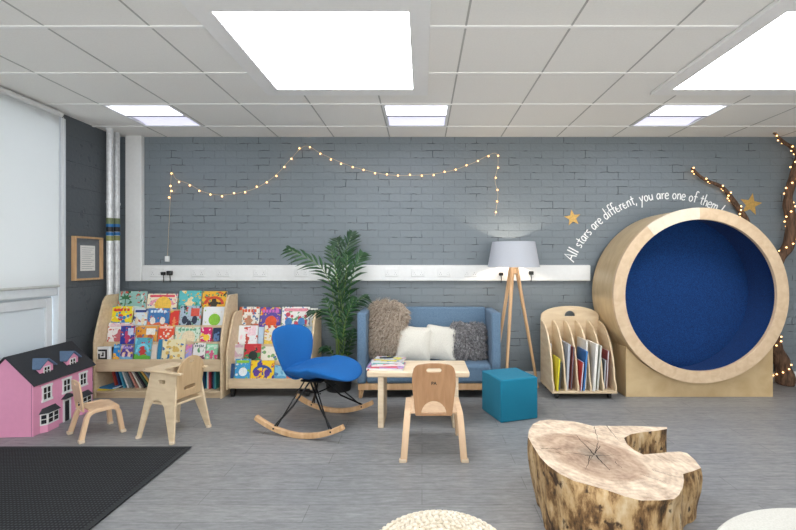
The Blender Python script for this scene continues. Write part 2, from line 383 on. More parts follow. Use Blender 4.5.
out = nt.nodes['Material Output']; nt.links.new(p.outputs[0], ms.inputs[1]); nt.links.new(tl.outputs[0], ms.inputs[2]); nt.links.new(ms.outputs[0], out.inputs['Surface'])
box('blind_fabric', -.001, .001, -2.3, 1.765, 0, 1.51, mb, rb)
MB().tube([(.0, -2.3, .005), (.0, 1.765, .005)], .012, 10).build('bottom_bar', plain('#c2c5c2', .5), rb)
MB().tube([(0, -2.35, 1.528), (0, 1.79, 1.528)], .024, 16).build('roller_tube', M['white'], rb)
MB().tube([(.02, 1.775, 1.5), (.02, 1.777, .35), (.03, 1.78, .35), (.03, 1.78, 1.5)], .002, 5).build('bead_chain', M['white'], rb)

# ceiling lights
sky = emit('skylight_diffuser', '#f9fcff', 5.2)
def skylight(x0, y0, label):
    t = thing('skylight', label, 'ceiling light', (x0, y0, CEIL), 0, 'large square skylights')
    w, d, bd = 1.035, 1.015, .115
    out_ = [(-bd, -bd), (w+bd, -bd), (w+bd, d+bd), (-bd, d+bd)]; hole = [(0, 0), (w, 0), (w, d), (0, d)]
    m = MB(); m.M = Matrix.Translation((0, 0, -.03)); m.prism(out_, .026, [hole]); m.build('frame', M['ceilframe'], t, .004)
    box('diffuser', .0, w, 0, d, -.022, -.008, sky, t)
    return t
skylight(-1.105, 2.24, 'large square glowing skylight panel left of the ceiling centre')
skylight(1.92, 2.24, 'large square glowing skylight panel at the ceiling right side')
skylight(-1.105, -.9, 'added unseen skylight panel for fill light behind the camera, left')  # this panel and the next are unseen, added to brighten the room
skylight(1.92, -.9, 'added unseen skylight panel for fill light behind the camera, right')
te1 = emit('troffer_glow', '#f0f1ff', 1.6); te2 = emit('troffer_glow_soft', '#dadaf0', .42)
def troffer(x0, y0, label, rec=.012):
    t = thing('recessed_light', label, 'ceiling light', (x0+.3, y0+.3, CEIL), 0, 'square recessed lights by the back wall')
    m = MB(); m.M = Matrix.Translation((0, 0, -.008)); m.prism([(-.295, -.295), (.295, -.295), (.295, .295), (-.295, .295)], .012, [[(-.27, -.275), (.27, -.275), (.27, .275), (-.27, .275)]])
    m.build('frame', M['white'], t, .002)
    for a, b_, mt in ((-.275, -.012, te1), (.012, .275, te2)):
        m = MB(); n = 10; top = []
        poly = [(a+(b_-a)*i/n, .004+.012*math.sin(math.pi*i/n)) for i in range(n+1)]+[(b_, .019), (a, .019)]
        m.M = plane_yz(-.27); m.prism(poly, .54); m.build('reflector', mt, t)
    box('centre_strip', -.27, .27, -.012, .012, -.006, .006, plain('#9a9ca6', .4), t, .002)
troffer(*TRO[0], 'square recessed twin light panel near the left wall and pipes')
troffer(*TRO[1], 'square recessed twin light panel at the middle of the row')
troffer(*TRO[2], 'square recessed twin light panel above the blue tunnel')

# ---------------------------------------------------------------- pipes in the corner
for x, y, lab in ((-3.15, 4.30, 'silver vertical pipe with coloured bands, nearer the left wall window'), (-3.195, 4.455, 'silver vertical pipe with coloured bands, right one beside white trunking')):
    t = thing('heating_pipe', lab, 'pipe', (x, y, 0), 0, 'silver pipes in the left corner')
    MB().tube([(0, 0, 0), (0, 0, CEIL)], .030, 20).build('pipe_tube', M['silver'], t)
    zc = 1.305+31.5*y/F; 
    for dz, h, c in ((.085, .06, '#6c7a55'), (.04, .03, '#1467a8'), (.0, .05, '#101317'), (-.045, .035, '#1667a6'), (-.09, .05, '#8a8f5a')):
        MB().tube([(0, 0, zc+dz-h/2), (0, 0, zc+dz+h/2)], .0325, 20).build('colour_band', plain(c, .4), t)
    for z in (.6, 1.9):
        MB().tube([(0, 0, z-.012), (0, 0, z+.012)], .035, 16).build('pipe_clip', M['silver'], t)

# framed notice on the left wall
t = thing('framed_notice', 'small light wood box frame with white printed sheet on grey left wall', 'frame', (LEFT, 4.145, 1.12))
def yzbox(name, y0, y1, z0, z1, x0, x1, mat, par, bev=0): return box(name, x0, x1, y0, y1, z0, z1, mat, par, bev)
m = MB()
m.box(0, .04, -.175, -.157, 0, .42).box(0, .04, .157, .175, 0, .42).box(0, .04, -.157, .157, 0, .018).box(0, .04, -.157, .157, .402, .42)
m.build('frame', M['oak'], t, .002)
box('mount', .004, .012, -.156, .156, .019, .401, plain('#6f757b'), t)
sh = box('paper_sheet', .012, .016, -.085, .095, .09, .335, M['paper'], t)
m = MB()
for i in range(11): m.box(.016, .0166, -.07, .08-.02*(i % 3), .31-.02*i, .314-.02*i)
m.build('printed_lines', plain('#9a9da2'), sh)

# ---------------------------------------------------------------- bulbs on strings
def string_lights(name, label, path, bulbs, wire_r=.0022, br=.009, extra=None, wm=None):
    t = thing(name, label, 'string lights', path[0])
    o0 = Vector(path[0])
    MB().tube([Vector(p)-o0 for p in path], wire_r, 5).build('wire', wm or M['clearwire'], t)
    me = None
    for b in bulbs:
        if me is None:
            ob = MB().ball((0, 0, 0), br, 8, 6).build('bulb', M['warm'], t); me = ob
        else:
            ob = me.copy(); C.objects.link(ob); ob.parent = t
        ob.location = Vector(b)-o0
    return t
Yw = WALL-.02
pts = [(167.5, 257), (168.5, 235), (170, 205), (171.6, 173), (176, 179), (189, 184), (204, 192), (223, 195), (247, 191), (262, 185), (277, 174), (290, 160), (305, 146), (322, 154), (345, 164), (365, 170), (390, 175), (419, 175), (448, 171.5), (473, 163), (495, 153), (498, 165), (495, 180), (498, 195), (495, 216)]
path = catmull([at(a, b, Yw) for a, b in pts], 5)
path = [Vector((p.x, min(p.y, WALL-.006), p.z)) for p in path]
def along(path, step, start=0):
    out = []; d = -start; last = path[0]
    for a, b in zip(path, path[1:]):
        L = (b-a).length
        while d+L >= 0 and step > 0:
            if d > 0: break
            tt = -d/L if L else 0
            if 0 <= tt <= 1: out.append(a.lerp(b, tt)); d -= step
            else: break
        d += L
    return out
L0 = sum((b-a).length for a, b in zip(path[:15], path[1:16]))
bl = along(path, .125, L0+.02)
bl = [b+Vector((random.uniform(-.006, .006), -.014, random.uniform(-.02, .008))) for b in bl]
bl += [at(170.5, 186, Yw-.01), at(171.5, 191, Yw-.01), at(169, 197.5, Yw-.01)]
sl = string_lights('fairy_lights', 'warm fairy lights draped in swags across the grey brick wall', path, bl)
pl = at(167.5, 258, Yw)
MB().box(-.02, .02, -.018, .016, -.05, .01).build('battery_box', M['white'], sl, .004)
# black plugs on the trunking
for px, py, w, lab in ((163.5, 273.5, .045, 'small black plug at the left end of the trunking'), (170, 273, .06, 'larger black plug adaptor at left end of trunking'), (501, 274, .045, 'black round plug in the trunking behind the lamp left leg'), (531, 273, .05, 'black plug in the trunking right of the lamp legs')):
    c = at(px, py, WALL-.07); t = thing('power_plug', lab, 'plug', (c.x, WALL-.054, c.z), 0, 'black plugs in the trunking')
    MB().box(-w/2, w/2, -.035, -.012, -w*.38, w*.38).build('plug_body', M['black'], t, .006)
    MB().tube([(0, -.02, -w*.3), (0.004, -.02, -w*.3-.04), (.0, -.012, -w*.3-.08)], .004, 6).build('cord', M['black'], t)

# ---------------------------------------------------------------- wall lettering
GL = {  # stroke font, x advance, strokes (unit x-height = 1)
 'A': (1.5, [[(0, 0), (.75, 2.1), (1.35, 0)], [(.2, .75), (1.2, .8)]]),
 'l': (.55, [[(.2, 2.0), (.2, 0)]]),
 's': (.8, [[(.6, .9), (.35, 1), (.1, .8), (.3, .55), (.6, .35), (.45, .05), (.05, .05)]]),
 't': (.8, [[(.35, 1.6), (.35, .15), (.6, .0)], [(.0, 1.05), (.7, 1.1)]]),
 'a': (1.0, [[(.7, .85), (.35, 1), (.06, .55), (.25, .02), (.58, .22), (.7, .6)], [(.73, 1.02), (.78, 0)]]),
 'r': (.7, [[(.1, 1), (.15, 0)], [(.13, .6), (.35, .95), (.62, .95)]]),
 'e': (.9, [[(.1, .5), (.7, .6), (.6, .95), (.3, 1), (.05, .6), (.15, .1), (.45, 0), (.75, .15)]]),
 'd': (1.0, [[(.7, .8), (.35, .95), (.05, .55), (.2, .05), (.5, .05), (.7, .4)], [(.75, 2.0), (.72, 0)]]),
 'i': (.4, [[(.15, 1), (.15, 0)], [(.14, 1.45), (.18, 1.5)]]),
 'f': (.7, [[(.75, 1.85), (.5, 2), (.3, 1.7), (.3, 0)], [(.0, 1), (.65, 1.05)]]),
 'n': (.9, [[(.1, 1), (.12, 0)], [(.12, .65), (.4, 1), (.65, .85), (.7, 0)]]),
 ',': (.4, [[(.2, .1), (.05, -.35)]]),
 'y': (.95, [[(.05, 1), (.35, .2)], [(.75, 1.1), (.4, .1), (.05, -.9)]]),
 'o': (.95, [[(.4, 1), (.1, .75), (.1, .25), (.4, 0), (.7, .3), (.7, .75), (.4, 1)]]),
 'u': (.95, [[(.08, 1), (.1, .35), (.35, 0), (.66, .3)], [(.7, 1), (.74, 0)]]),
 'h': (.9, [[(.1, 2), (.12, 0)], [(.12, .6), (.4, .95), (.65, .8), (.7, 0)]]),
 'm': (1.3, [[(.08, 1), (.12, 0)], [(.12, .7), (.35, 1), (.55, .8), (.58, 0)], [(.58, .7), (.85, 1), (1.05, .8), (1.1, 0)]]),
 '!': (.5, [[(.35, 1.7), (.22, .5)], [(.15, .12), (.19, .05)]]), ' ': (.62, [])}
txt = 'All stars are different, you are one of them !'
tot = sum(GL[c][0] for c in txt); r0 = 1.093; cx, cz = 2.652, .882
a0, a1 = 158.0, 58.5; sc_ = R(a0-a1)*r0/tot
lt = thing('wall_lettering', 'white handwritten slogan painted in an arc on the brick wall', 'lettering', (0, 0, 0)); s_ = 0
for ch in txt:
    adv, st = GL[ch]; m = MB()
    for stroke in st:
        pp = []
        for (u, v) in stroke:
            th = R(a0)-(s_+u*sc_)/r0; rr = r0+v*sc_*1.18
            pp.append((cx+rr*math.cos(th), cz+rr*math.sin(th)))
        if len(pp) > 3:
            pp = [(q.x, q.y) for q in catmull([(a, b, 0) for a, b in pp], 3)]
        m.M = plane_xz(WALL-.002)
        th_ = .013 if ch in 'Al' else .0105
        m.M = plane_xz(WALL-.002-.0006*st.index(stroke)); m.prism(ribbon(pp, th_), .001+.0006*st.index(stroke))
    s_ += adv*sc_
    if st: m.build('letter', plain('#f6f8f8', .6), lt, 0, 0)
    else: m.bm.free()
def star(px, py, rpx, rot, lab):
    c = at(px, py, WALL); r = rpx*WALL/F
    poly = [((r if i % 2 == 0 else r*.42)*math.cos(R(rot+36*i)), (r if i % 2 == 0 else r*.42)*math.sin(R(rot+36*i))) for i in range(10)]
    m = MB(); m.M = plane_xz(-.006); m.prism(poly, .005)
    o = m.build('gold_star', M['gold'], None, .001); o.location = (c.x, WALL, c.z); tag(o, lab, 'star')
star(572.5, 218, 8.5, 98, 'small gold star on the wall left, above the start of the slogan')
star(750.5, 204.5, 11.5, 80, 'larger gold star on the wall at right between the lit branches')

# ---------------------------------------------------------------- tunnel seat
TX, TZ, TR, TF = 2.624, .981, .826, 4.0
t = thing('tunnel_seat', 'huge round plywood reading tunnel lined with dark blue carpet', 'play tunnel', (TX, TF, 0))
def ringpart(name, ro, ri, y0, y1, mat, par, a=0, b=360, n=96, bev=0):
    m = MB()
    if b-a >= 360:
        vs = []
        for i in range(n):
            c_, s__ = math.cos(2*math.pi*i/n), math.sin(2*math.pi*i/n)
            vs.append([m.v((ro*c_, y0, TZ+ro*s__)), m.v((ro*c_, y1, TZ+ro*s__)), m.v((ri*c_, y1, TZ+ri*s__)), m.v((ri*c_, y0, TZ+ri*s__))])
        for i in range(n):
            p_, q_ = vs[i], vs[(i+1) % n]
            for k in range(4): m.f([p_[k], q_[k], q_[(k+1) % 4], p_[(k+1) % 4]])
    else:
        m.M = plane_xz(y0); m.prism([(x, y) for x, y in arc(0, TZ, ro, a, b, n)]+[(x, y) for x, y in arc(0, TZ, ri, b, a, n)], y1-y0)
    return m.build(name, mat, par, bev)
ringpart('front_ring', TR, TR-.112, 0, .035, M['ring'], t, 128, 451, 90, .003)
ringpart('front_ring_section', TR, TR-.112, 0, .035, M['ringpale'], t, 91, 128, 24, .003)['label'] = 'paler section of the front ring'
ringpart('drum_shell', TR-.004, TR-.022, .035, .515, M['drum'], t)
ringpart('carpet_lining', TR-.024, TR-.034, .036, .46, M['carpet'], t)
m = MB(); m.M = plane_xz(.46); m.prism(arc(0, TZ, TR-.024, 0, 357, 90), .02); m.build('back_panel', M['carpet'], t)
# cradle base, cut round the drum
hl, hr = .665, .746
a1_ = math.degrees(math.acos(hr/(TR+.001))); a2_ = math.degrees(math.acos(hl/(TR+.001)))
prof = [(-hl, 0), (hr, 0)]+[(x, z) for x, z in arc(0, TZ, TR+.001, -a1_, -180+a2_, 40)]
m = MB(); m.M = plane_xz(.09); m.prism(prof, .03); m.build('base_front', M['drum'], t, .002)
m = MB(); m.M = plane_xz(.42); m.prism(prof, .03); m.build('base_back', M['drum'], t, .002)
zt = TZ-math.sqrt(TR**2-hl**2)-.02; zt2 = TZ-math.sqrt(TR**2-hr**2)-.02
box('base_side', -hl, -hl+.02, .12, .42, 0, zt, M['drum'], t, .002); box('base_side', hr-.02, hr, .12, .42, 0, zt2, M['drum'], t, .002)

# ---------------------------------------------------------------- lit tree branches
tb = thing('tree_branch', 'tall bare twisted branch standing in the back corner right of the tunnel', 'branch', at(784, 384, 4.50))
def bpath(P, r0_, r1_, par, name):
    q = catmull(P, 8); n = len(q); o0 = tb.location
    q2 = [Vector(p)-o0+Vector((noise.noise(p*6)*.02, noise.noise(p*6+Vector((9, 0, 0)))*.012, noise.noise(p*5+Vector((0, 7, 0)))*.015)) for p in q]
    rs = [(r0_+(r1_-r0_)*i/(n-1))*(1+.25*noise.noise(q[i]*14)+.18*noise.noise(q[i]*31)) for i in range(n)]
    MB().tube(q2, rs, 10).build(name, M['bark'], par, sub=1)
    return [p+o0 for p in q2], rs
main = [at(785, 384.5, 4.50), at(781, 362, 4.50), at(772, 335, 4.50), at(766, 300, 4.50), at(774, 268, 4.50), at(791, 237, 4.48), at(788, 205, 4.46), at(793, 178, 4.46), at(799, 156, 4.46), at(803, 140, 4.46)]
mp_, mr = bpath(main, .082, .026, tb, 'trunk')
s1, r1 = bpath([at(799, 157, 4.46), at(792, 147, 4.45), at(783, 142, 4.45), at(773, 132.5, 4.45)], .024, .014, tb, 'branch')
s2, r2 = bpath([at(766, 300, 4.55), at(757, 250, 4.556), at(742, 214, 4.556), at(729, 196, 4.54), at(722, 188, 4.53), at(705, 180, 4.53), at(692, 168, 4.53)], .036, .014, tb, 'branch')
s3, r3 = bpath([at(791, 237, 4.48), at(800, 226, 4.46), at(812, 215, 4.45)], .03, .018, tb, 'branch')
def wind(P, rs, turns, off=.006):
    out = []; n = len(P)
    for i in range(n*3-2):
        k = i/3; a = int(k); b = min(a+1, n-1); f_ = k-a
        c = P[a].lerp(P[b], f_); r_ = rs[a]+off; th = 2*math.pi*turns*i/(n*3)
        out.append(c+Vector((math.cos(th)*r_, math.sin(th)*r_, 0)))
    return out
dkw = plain('#5a4030', .5); w1 = wind(mp_, mr, 9)
bb = along(w1, .07, .05)
string_lights('fairy_lights', 'warm fairy lights wound up the tall branch at the right edge', w1, bb, .0015, .0085, wm=dkw)
w2 = wind(s2[12:], r2[12:], 5)
string_lights('fairy_lights', 'warm fairy lights wound round the short branch above the tunnel', w2, along(w2, .045, .02), .0015, .0085, wm=dkw)
w3 = wind(s1, r1, 2)
string_lights('fairy_lights', 'few warm fairy lights on the branch tip touching the ceiling', w3, along(w3, .06, .02), .0015, .0085, wm=dkw)

# ---------------------------------------------------------------- magazine rack
t = thing('magazine_rack', 'light plywood magazine rack with curved dividers and arched back', 'magazine rack', (1.528, 4.21, 0))
RX0, RX1 = -.30, .30; Yb, Yf = .21, -.21
box('base_board', RX0-.005, RX1+.005, Yf-.005, Yb, .06, .08, M['birch'], t, .003)
outl = [(RX0, .081), (RX1, .081), (RX1, .70)]+[(.0+.30*math.cos(R(a)), .735+.105*math.sin(R(a))) for a in range(10, 171, 8)]+[(RX0, .70)]
hole = arc(.0, .735, .055, 0, 180, 14)
m = MB(); m.M = plane_xz(Yb-.018); m.prism(outl, .018, [hole]); m.build('back_board', M['birch'], t, .002)
dp = [(Yb-.019, .081), (Yf, .081), (Yf, .13)]+[(Yb-.019-.37+.37*(1-math.cos(R(a)))**1.0*1.0, .13+.56*math.sin(R(a))) for a in range(6, 91, 7)]+[(Yb-.019, .70)]
for i in range(6):
    m = MB(); m.M = plane_yz(RX0+.1176*i); m.prism(dp, .016); m.build('divider', M['birch'], t, .002)
for sx in (-1, 1):
    for sy in (-1, 1):
        m = MB().tube([(sx*.25-.012, sy*.16, .03), (sx*.25+.012, sy*.16, .03)], .028, 14); m.box(sx*.25-.018, sx*.25+.018, sy*.16-.015, sy*.16+.015, .04, .06); m.build('castor', M['black'], t)
def mag(x, y, z, w, h, th, col, lean, roll, lab, edge='#e4e2dc'):
    tt = thing('magazine', lab, 'magazine', (x, y, z), 0, 'magazines in the plywood rack'); tt.rotation_euler = (R(roll), R(lean), 0)
    m = MB().box(-th/2, th/2, -w/2, w/2, 0, h); m.build('pages', plain(edge, .7), tt)
    box('cover', th/2, th/2+.002, -w/2, w/2, 0, h, plain(col, .35), tt); box('cover', -th/2-.002, -th/2, -w/2, w/2, 0, h, plain(col, .35), tt)
    return tt
b0 = 1.228
mag(b0+.045, 4.10, .084, .2, .30, .008, '#e7d93c', 4, 0, 'yellow and green magazine in the leftmost slot of the rack', '#e8dc35')
mag(b0+.075, 4.14, .084, .2, .26, .010, '#3c4046', 4, 0, 'dark grey magazine in the leftmost slot of the rack', '#50555a')
mag(b0+.025, 4.22, .084, .2, .42, .008, '#cfd0d2', -1, 0, 'white magazine leaning at the back of leftmost slot', '#d9d9d9')
mag(b0+.148, 4.16, .084, .24, .43, .018, '#9fa6b2', 3, 0, 'grey-blue thick magazine in the second slot of the rack', '#b8bcc4')
mag(b0+.19, 4.15, .084, .2, .40, .012, '#a4554f', 4, 0, 'reddish magazine in the second slot of the rack', '#5b5d66')
mag(b0+.262, 4.09, .084, .2, .27, .009, '#c64343', 5, 0, 'red and white magazine at the front of the third slot', '#b9d0e2')
mag(b0+.296, 4.13, .084, .24, .37, .012, '#2d6cb0', 5, 0, 'bright blue magazine in the third slot of the rack', '#3f7fc0')
mag(b0+.33, 4.18, .084, .24, .46, .010, '#e2e0da', 2, 0, 'cream newspaper standing tall in the third slot', '#e9e6df')
mag(b0+.385, 4.12, .084, .25, .44, .020, '#d8d6cf', 4, 0, 'thick white newspaper bundle in the fourth slot', '#efede6')
mag(b0+.43, 4.15, .084, .25, .42, .012, '#b8bdb4', 5, 0, 'pale grey-green magazine in the fourth slot', '#d5d7d0')
mag(b0+.50, 4.14, .084, .2, .28, .012, '#5f6670', 3, 0, 'dark slate magazine in the rightmost slot', '#a7a9ad')
mag(b0+.54, 4.20, .084, .24, .36, .009, '#a9555b', 3, 0, 'maroon magazine in the rightmost slot', '#cfcfd0')

# ---------------------------------------------------------------- tripod lamp
LX, LY = .923, 4.30
t = thing('floor_lamp', 'wooden tripod floor lamp with pale grey drum shade, switched on', 'lamp', (LX, LY, 0))
m = MB(); n = 48; prof = [(.258, 1.245), (.213, 1.497), (.210, 1.497), (.255, 1.245)]
for i in range(n):
    pass
rings = [[m.v((r*math.cos(2*math.pi*j/n), r*math.sin(2*math.pi*j/n), z)) for j in range(n)] for r, z in prof]
for i in range(4):
    for j in range(n): m.f([rings[i][j], rings[i][(j+1) % n], rings[(i+1) % 4][(j+1) % n], rings[(i+1) % 4][j]])
shd = m.build('lamp_shade', M['shade'], t)
m = MB()
for a in (0, 120, 240): m.tube([(0, 0, 1.25), (.255*math.cos(R(a)), .255*math.sin(R(a)), 1.25)], .003, 6)
m.build('shade_ring', M['white'], shd)
for fx, fy, s in ((.27, .09, .01), (-.13, -.24, 0), (-.17, .22, -.01)):
    MB().tube([(fx*.10, fy*.10, 1.27), (fx, fy, 0)], [.020, .013], 12).build('leg', M['oak'], t)
MB().lathe([(.03, 1.17), (.045, 1.18), (.045, 1.23), (.02, 1.25), (.02, 1.29)], 0, 0, 20).build('head', M['oak'], t)
MB().ball((0, 0, 1.335), .022, 14, 10).build('bulb', emit('lamp_bulb', '#ffdfb0', 3), t)
ld = bpy.data.lights.new('lamp_light', 'POINT'); ld.energy = 3.6; ld.color = (1, .84, .66); ld.shadow_soft_size = .005
lo = bpy.data.objects.new('lamp_light', ld); C.objects.link(lo); lo.location = (0, 0, 1.365); lo.parent = t

# ---------------------------------------------------------------- sofa
t = thing('sofa', 'low denim-blue two seat sofa with wooden base against the wall', 'sofa', (.066, 4.27, 0))
hw = .682; f0, bk = -.24, .235
box('arm', -hw, -hw+.085, f0, bk, .14, .815, M['sofa'], t, .018); box('arm', hw-.085, hw, f0, bk, .14, .815, M['sofa'], t, .018)
m = MB(); m.M = plane_yz(-hw+.086); m.prism([(bk-.11, .14), (bk, .14), (bk, .825), (bk-.055, .825)], 2*hw-.172); m.build('backrest', M['sofa'], t, .018)
box('seat', -hw+.087, hw-.087, f0+.004, bk-.10, .14, .325, M['sofa'], t, .03)
m = MB(); m.box(-hw+.01, hw-.01, f0+.005, f0+.035, .082, .139).box(-hw+.01, -hw+.04, f0+.036, bk-.03, .082, .139).box(hw-.04, hw-.01, f0+.036, bk-.03, .082, .139)
m.build('base_rail', M['oak'], t, .003)
for sx in (-1, 1):
    for y in (f0+.03, bk-.06):
        m = MB(); cx_ = sx*(hw-.04)
        m.M = Matrix.Translation((cx_, y, 0)); m.tube([(0, 0, .0815), (sx*.012, 0, 0)], [.028, .018], 4); m.build('leg', M['oak'], t, .003)
def cushion(name, lab, cat, c, w, h, th, mat, rot, fur=None, furlen=.035, nf=0, grp=None, sq=.16):
    t = thing(name, lab, cat, c, 0, grp); t.rotation_euler = rot
    def outl(a):
        cc, ss = math.cos(a), math.sin(a); e = sq
        return (w/2*math.copysign(abs(cc)**e, cc), h/2*math.copysign(abs(ss)**e, ss))
    def warp(u, v, q):
        k = 1-.07*((1-abs(2*u/w))*abs(2*v/h)**3); k2 = 1-.07*((1-abs(2*v/h))*abs(2*u/w)**3)
        z = q*th/2*(1+.10*noise.noise(Vector((u*9, v*9, c[0]*5))))
        return (u*k2, -z, h/2+v*k)
    def pr(r): return max(0, 1-r**2.2)**.62
    m = MB(); m.pad(outl, warp, 10, 48, pr)
    fd = []
    if nf:
        m.bm.normal_update(); bmesh.ops.recalc_face_normals(m.bm, faces=m.bm.faces); m.bm.normal_update()
        fs = list(m.bm.faces); ar = [f_.calc_area() for f_ in fs]
        rnd = random.Random(3)
        for f_ in rnd.choices(fs, ar, k=nf):
            vs = f_.verts; ws = [rnd.random() for _ in vs]; s = sum(ws)
            p = sum((v.co*(x/s) for v, x in zip(vs, ws)), Vector()); fd.append((p.copy(), f_.normal.copy()))
    m.build('cushion_body', mat, t)
    if nf:
        rnd = random.Random(5); m = MB()
        for p, nn in fd:
            L = furlen*rnd.uniform(.6, 1.2); cl_ = noise.noise_vector(p*22)
            d = (nn*.75+Vector((0, 0, -.45))+cl_*.9+Vector((rnd.uniform(-.3, .3),)*3)).normalized()
            sd = d.cross(Vector((rnd.uniform(-1, 1), rnd.uniform(-1, 1), rnd.uniform(-1, 1)))).normalized()*.0016
            q = p+d*L*.5; e = p+(d+Vector((0, 0, -.35))).normalized()*L
            a, b, c1, d1, e1 = m.v(p-sd), m.v(p+sd), m.v(q+sd*.9), m.v(q-sd*.9), m.v(e)
            m.mi = rnd.choice((0, 0, 1)); m.f([a, b, c1, d1]); m.f([d1, c1, e1])
        m.build('fur', fur, t, 0, 0)
    else:
        m = MB(); P = [Vector(warp(*outl(2*math.pi*j/48), 0)) for j in range(48)]
        m.tube(P+[P[0]], .004, 6); m.build('piping', mat, t)
    return t
bf = [fabric('beige_fur_hair', '#a29180', '#c6b6a5', 40), fabric('pale_fur_hair', '#cdbfae', '#e2d6c7', 40)]
gf = [fabric('grey_fur_hair', '#5b5b60', '#8a898d', 40), fabric('silver_fur_hair', '#a3a2a5', '#cfcdce', 40)]
cushion('fur_cushion', 'large shaggy beige fur cushion slumped over the sofa left arm', 'cushion', (-.385, 4.24, .34), .42, .58, .17, M['furb'], (R(-10), R(3), R(-16)), bf, .06, 19000, sq=.6)
cushion('white_cushion', 'off-white square cushion on the sofa, left of the pair', 'cushion', (-.09, 4.14, .33), .34, .345, .13, M['linen'], (R(-20), R(7), R(8)))
cushion('white_cushion', 'off-white square cushion on the sofa, right one beside grey fur', 'cushion', (.165, 4.19, .33), .33, .34, .12, M['linen'], (R(-18), R(4), R(-14)))
cushion('fur_cushion', 'dark silver-grey shaggy fur cushion at the sofa right end', 'cushion', (.46, 4.20, .33), .37, .37, .14, M['furg'], (R(-16), R(4), R(10)), gf, .035, 13000, sq=.3)

# ---------------------------------------------------------------- coffee table + magazines
t = thing('coffee_table', 'low pale wooden slab coffee table in front of the sofa', 'table', (-.03, 3.49, 0))
box('tabletop', -.40, .40, -.19, .19, .40, .448, M['tbl'], t, .012)
for x in (-.315, .27): box('leg', x, x+.045, -.165, .165, 0, .399, M['tbl'], t, .004)
for i, (x, y, rz, w, h, th, c, c2, lab) in enumerate((
    (-.285, 3.43, -4, .29, .21, .016, '#b48fc4', '#d64b63', 'lilac and pink comic lowest of the coffee table pile'),
    (-.28, 3.47, 6, .26, .19, .012, '#d8dde2', '#35a29a', 'white comic with teal stripe second from bottom of table pile'),
    (-.27, 3.50, -9, .25, .19, .010, '#c9ccd6', '#d7d340', 'pale grey comic with yellow spot on top of table pile'))):
    z = .449+[0, .0215, .039][i]
    tt = thing('comic', lab, 'magazine', (x, y, z), R(rz), 'comics on the coffee table')
    box('pages', -w/2, w/2, -h/2, h/2, .0, th, M['paper'], tt); box('cover', -w/2, w/2, -h/2, h/2, th, th+.002, illus(c, [c2, '#c8404a', '#2f7fa0'], i+50), tt)
    m = MB(); m.M = Matrix.Translation((0, 0, th+.002)); m.prism([(-w*.45, -h*.3), (w*.3, -h*.42), (w*.3, -h*.25), (-w*.45, -h*.12)], .001); m.prism([(w*.1, h*.1), (w*.4, h*.1), (w*.35, h*.38), (w*.12, h*.3)], .001)
    m.build('cover_picture', plain(c2, .4), tt)
for (x, y, rz, c, lab) in ((-.375, 3.40, 70, '#c8323c', 'red felt pen lying on the left edge of the comics'), (-.30, 3.52, 12, '#22262c', 'black pen lying across the top comic')):
    z = .449+(.060 if c != '#c8323c' else .0195)
    tt = thing('pen', lab, 'pen', (x, y, z+.006), R(rz)); 
    if c != '#c8323c': tt.location.z = .449+.0395+.012+.007
    else: tt.location = (x-.03, 3.37, .4555)
    MB().tube([(-.05, 0, 0), (.045, 0, 0)], .0055, 8).build('barrel', plain(c, .35), tt); MB().tube([(.0455, 0, 0), (.065, 0, 0)], [.006, .004], 8).build('cap', plain(c, .25, key='cap'), tt)

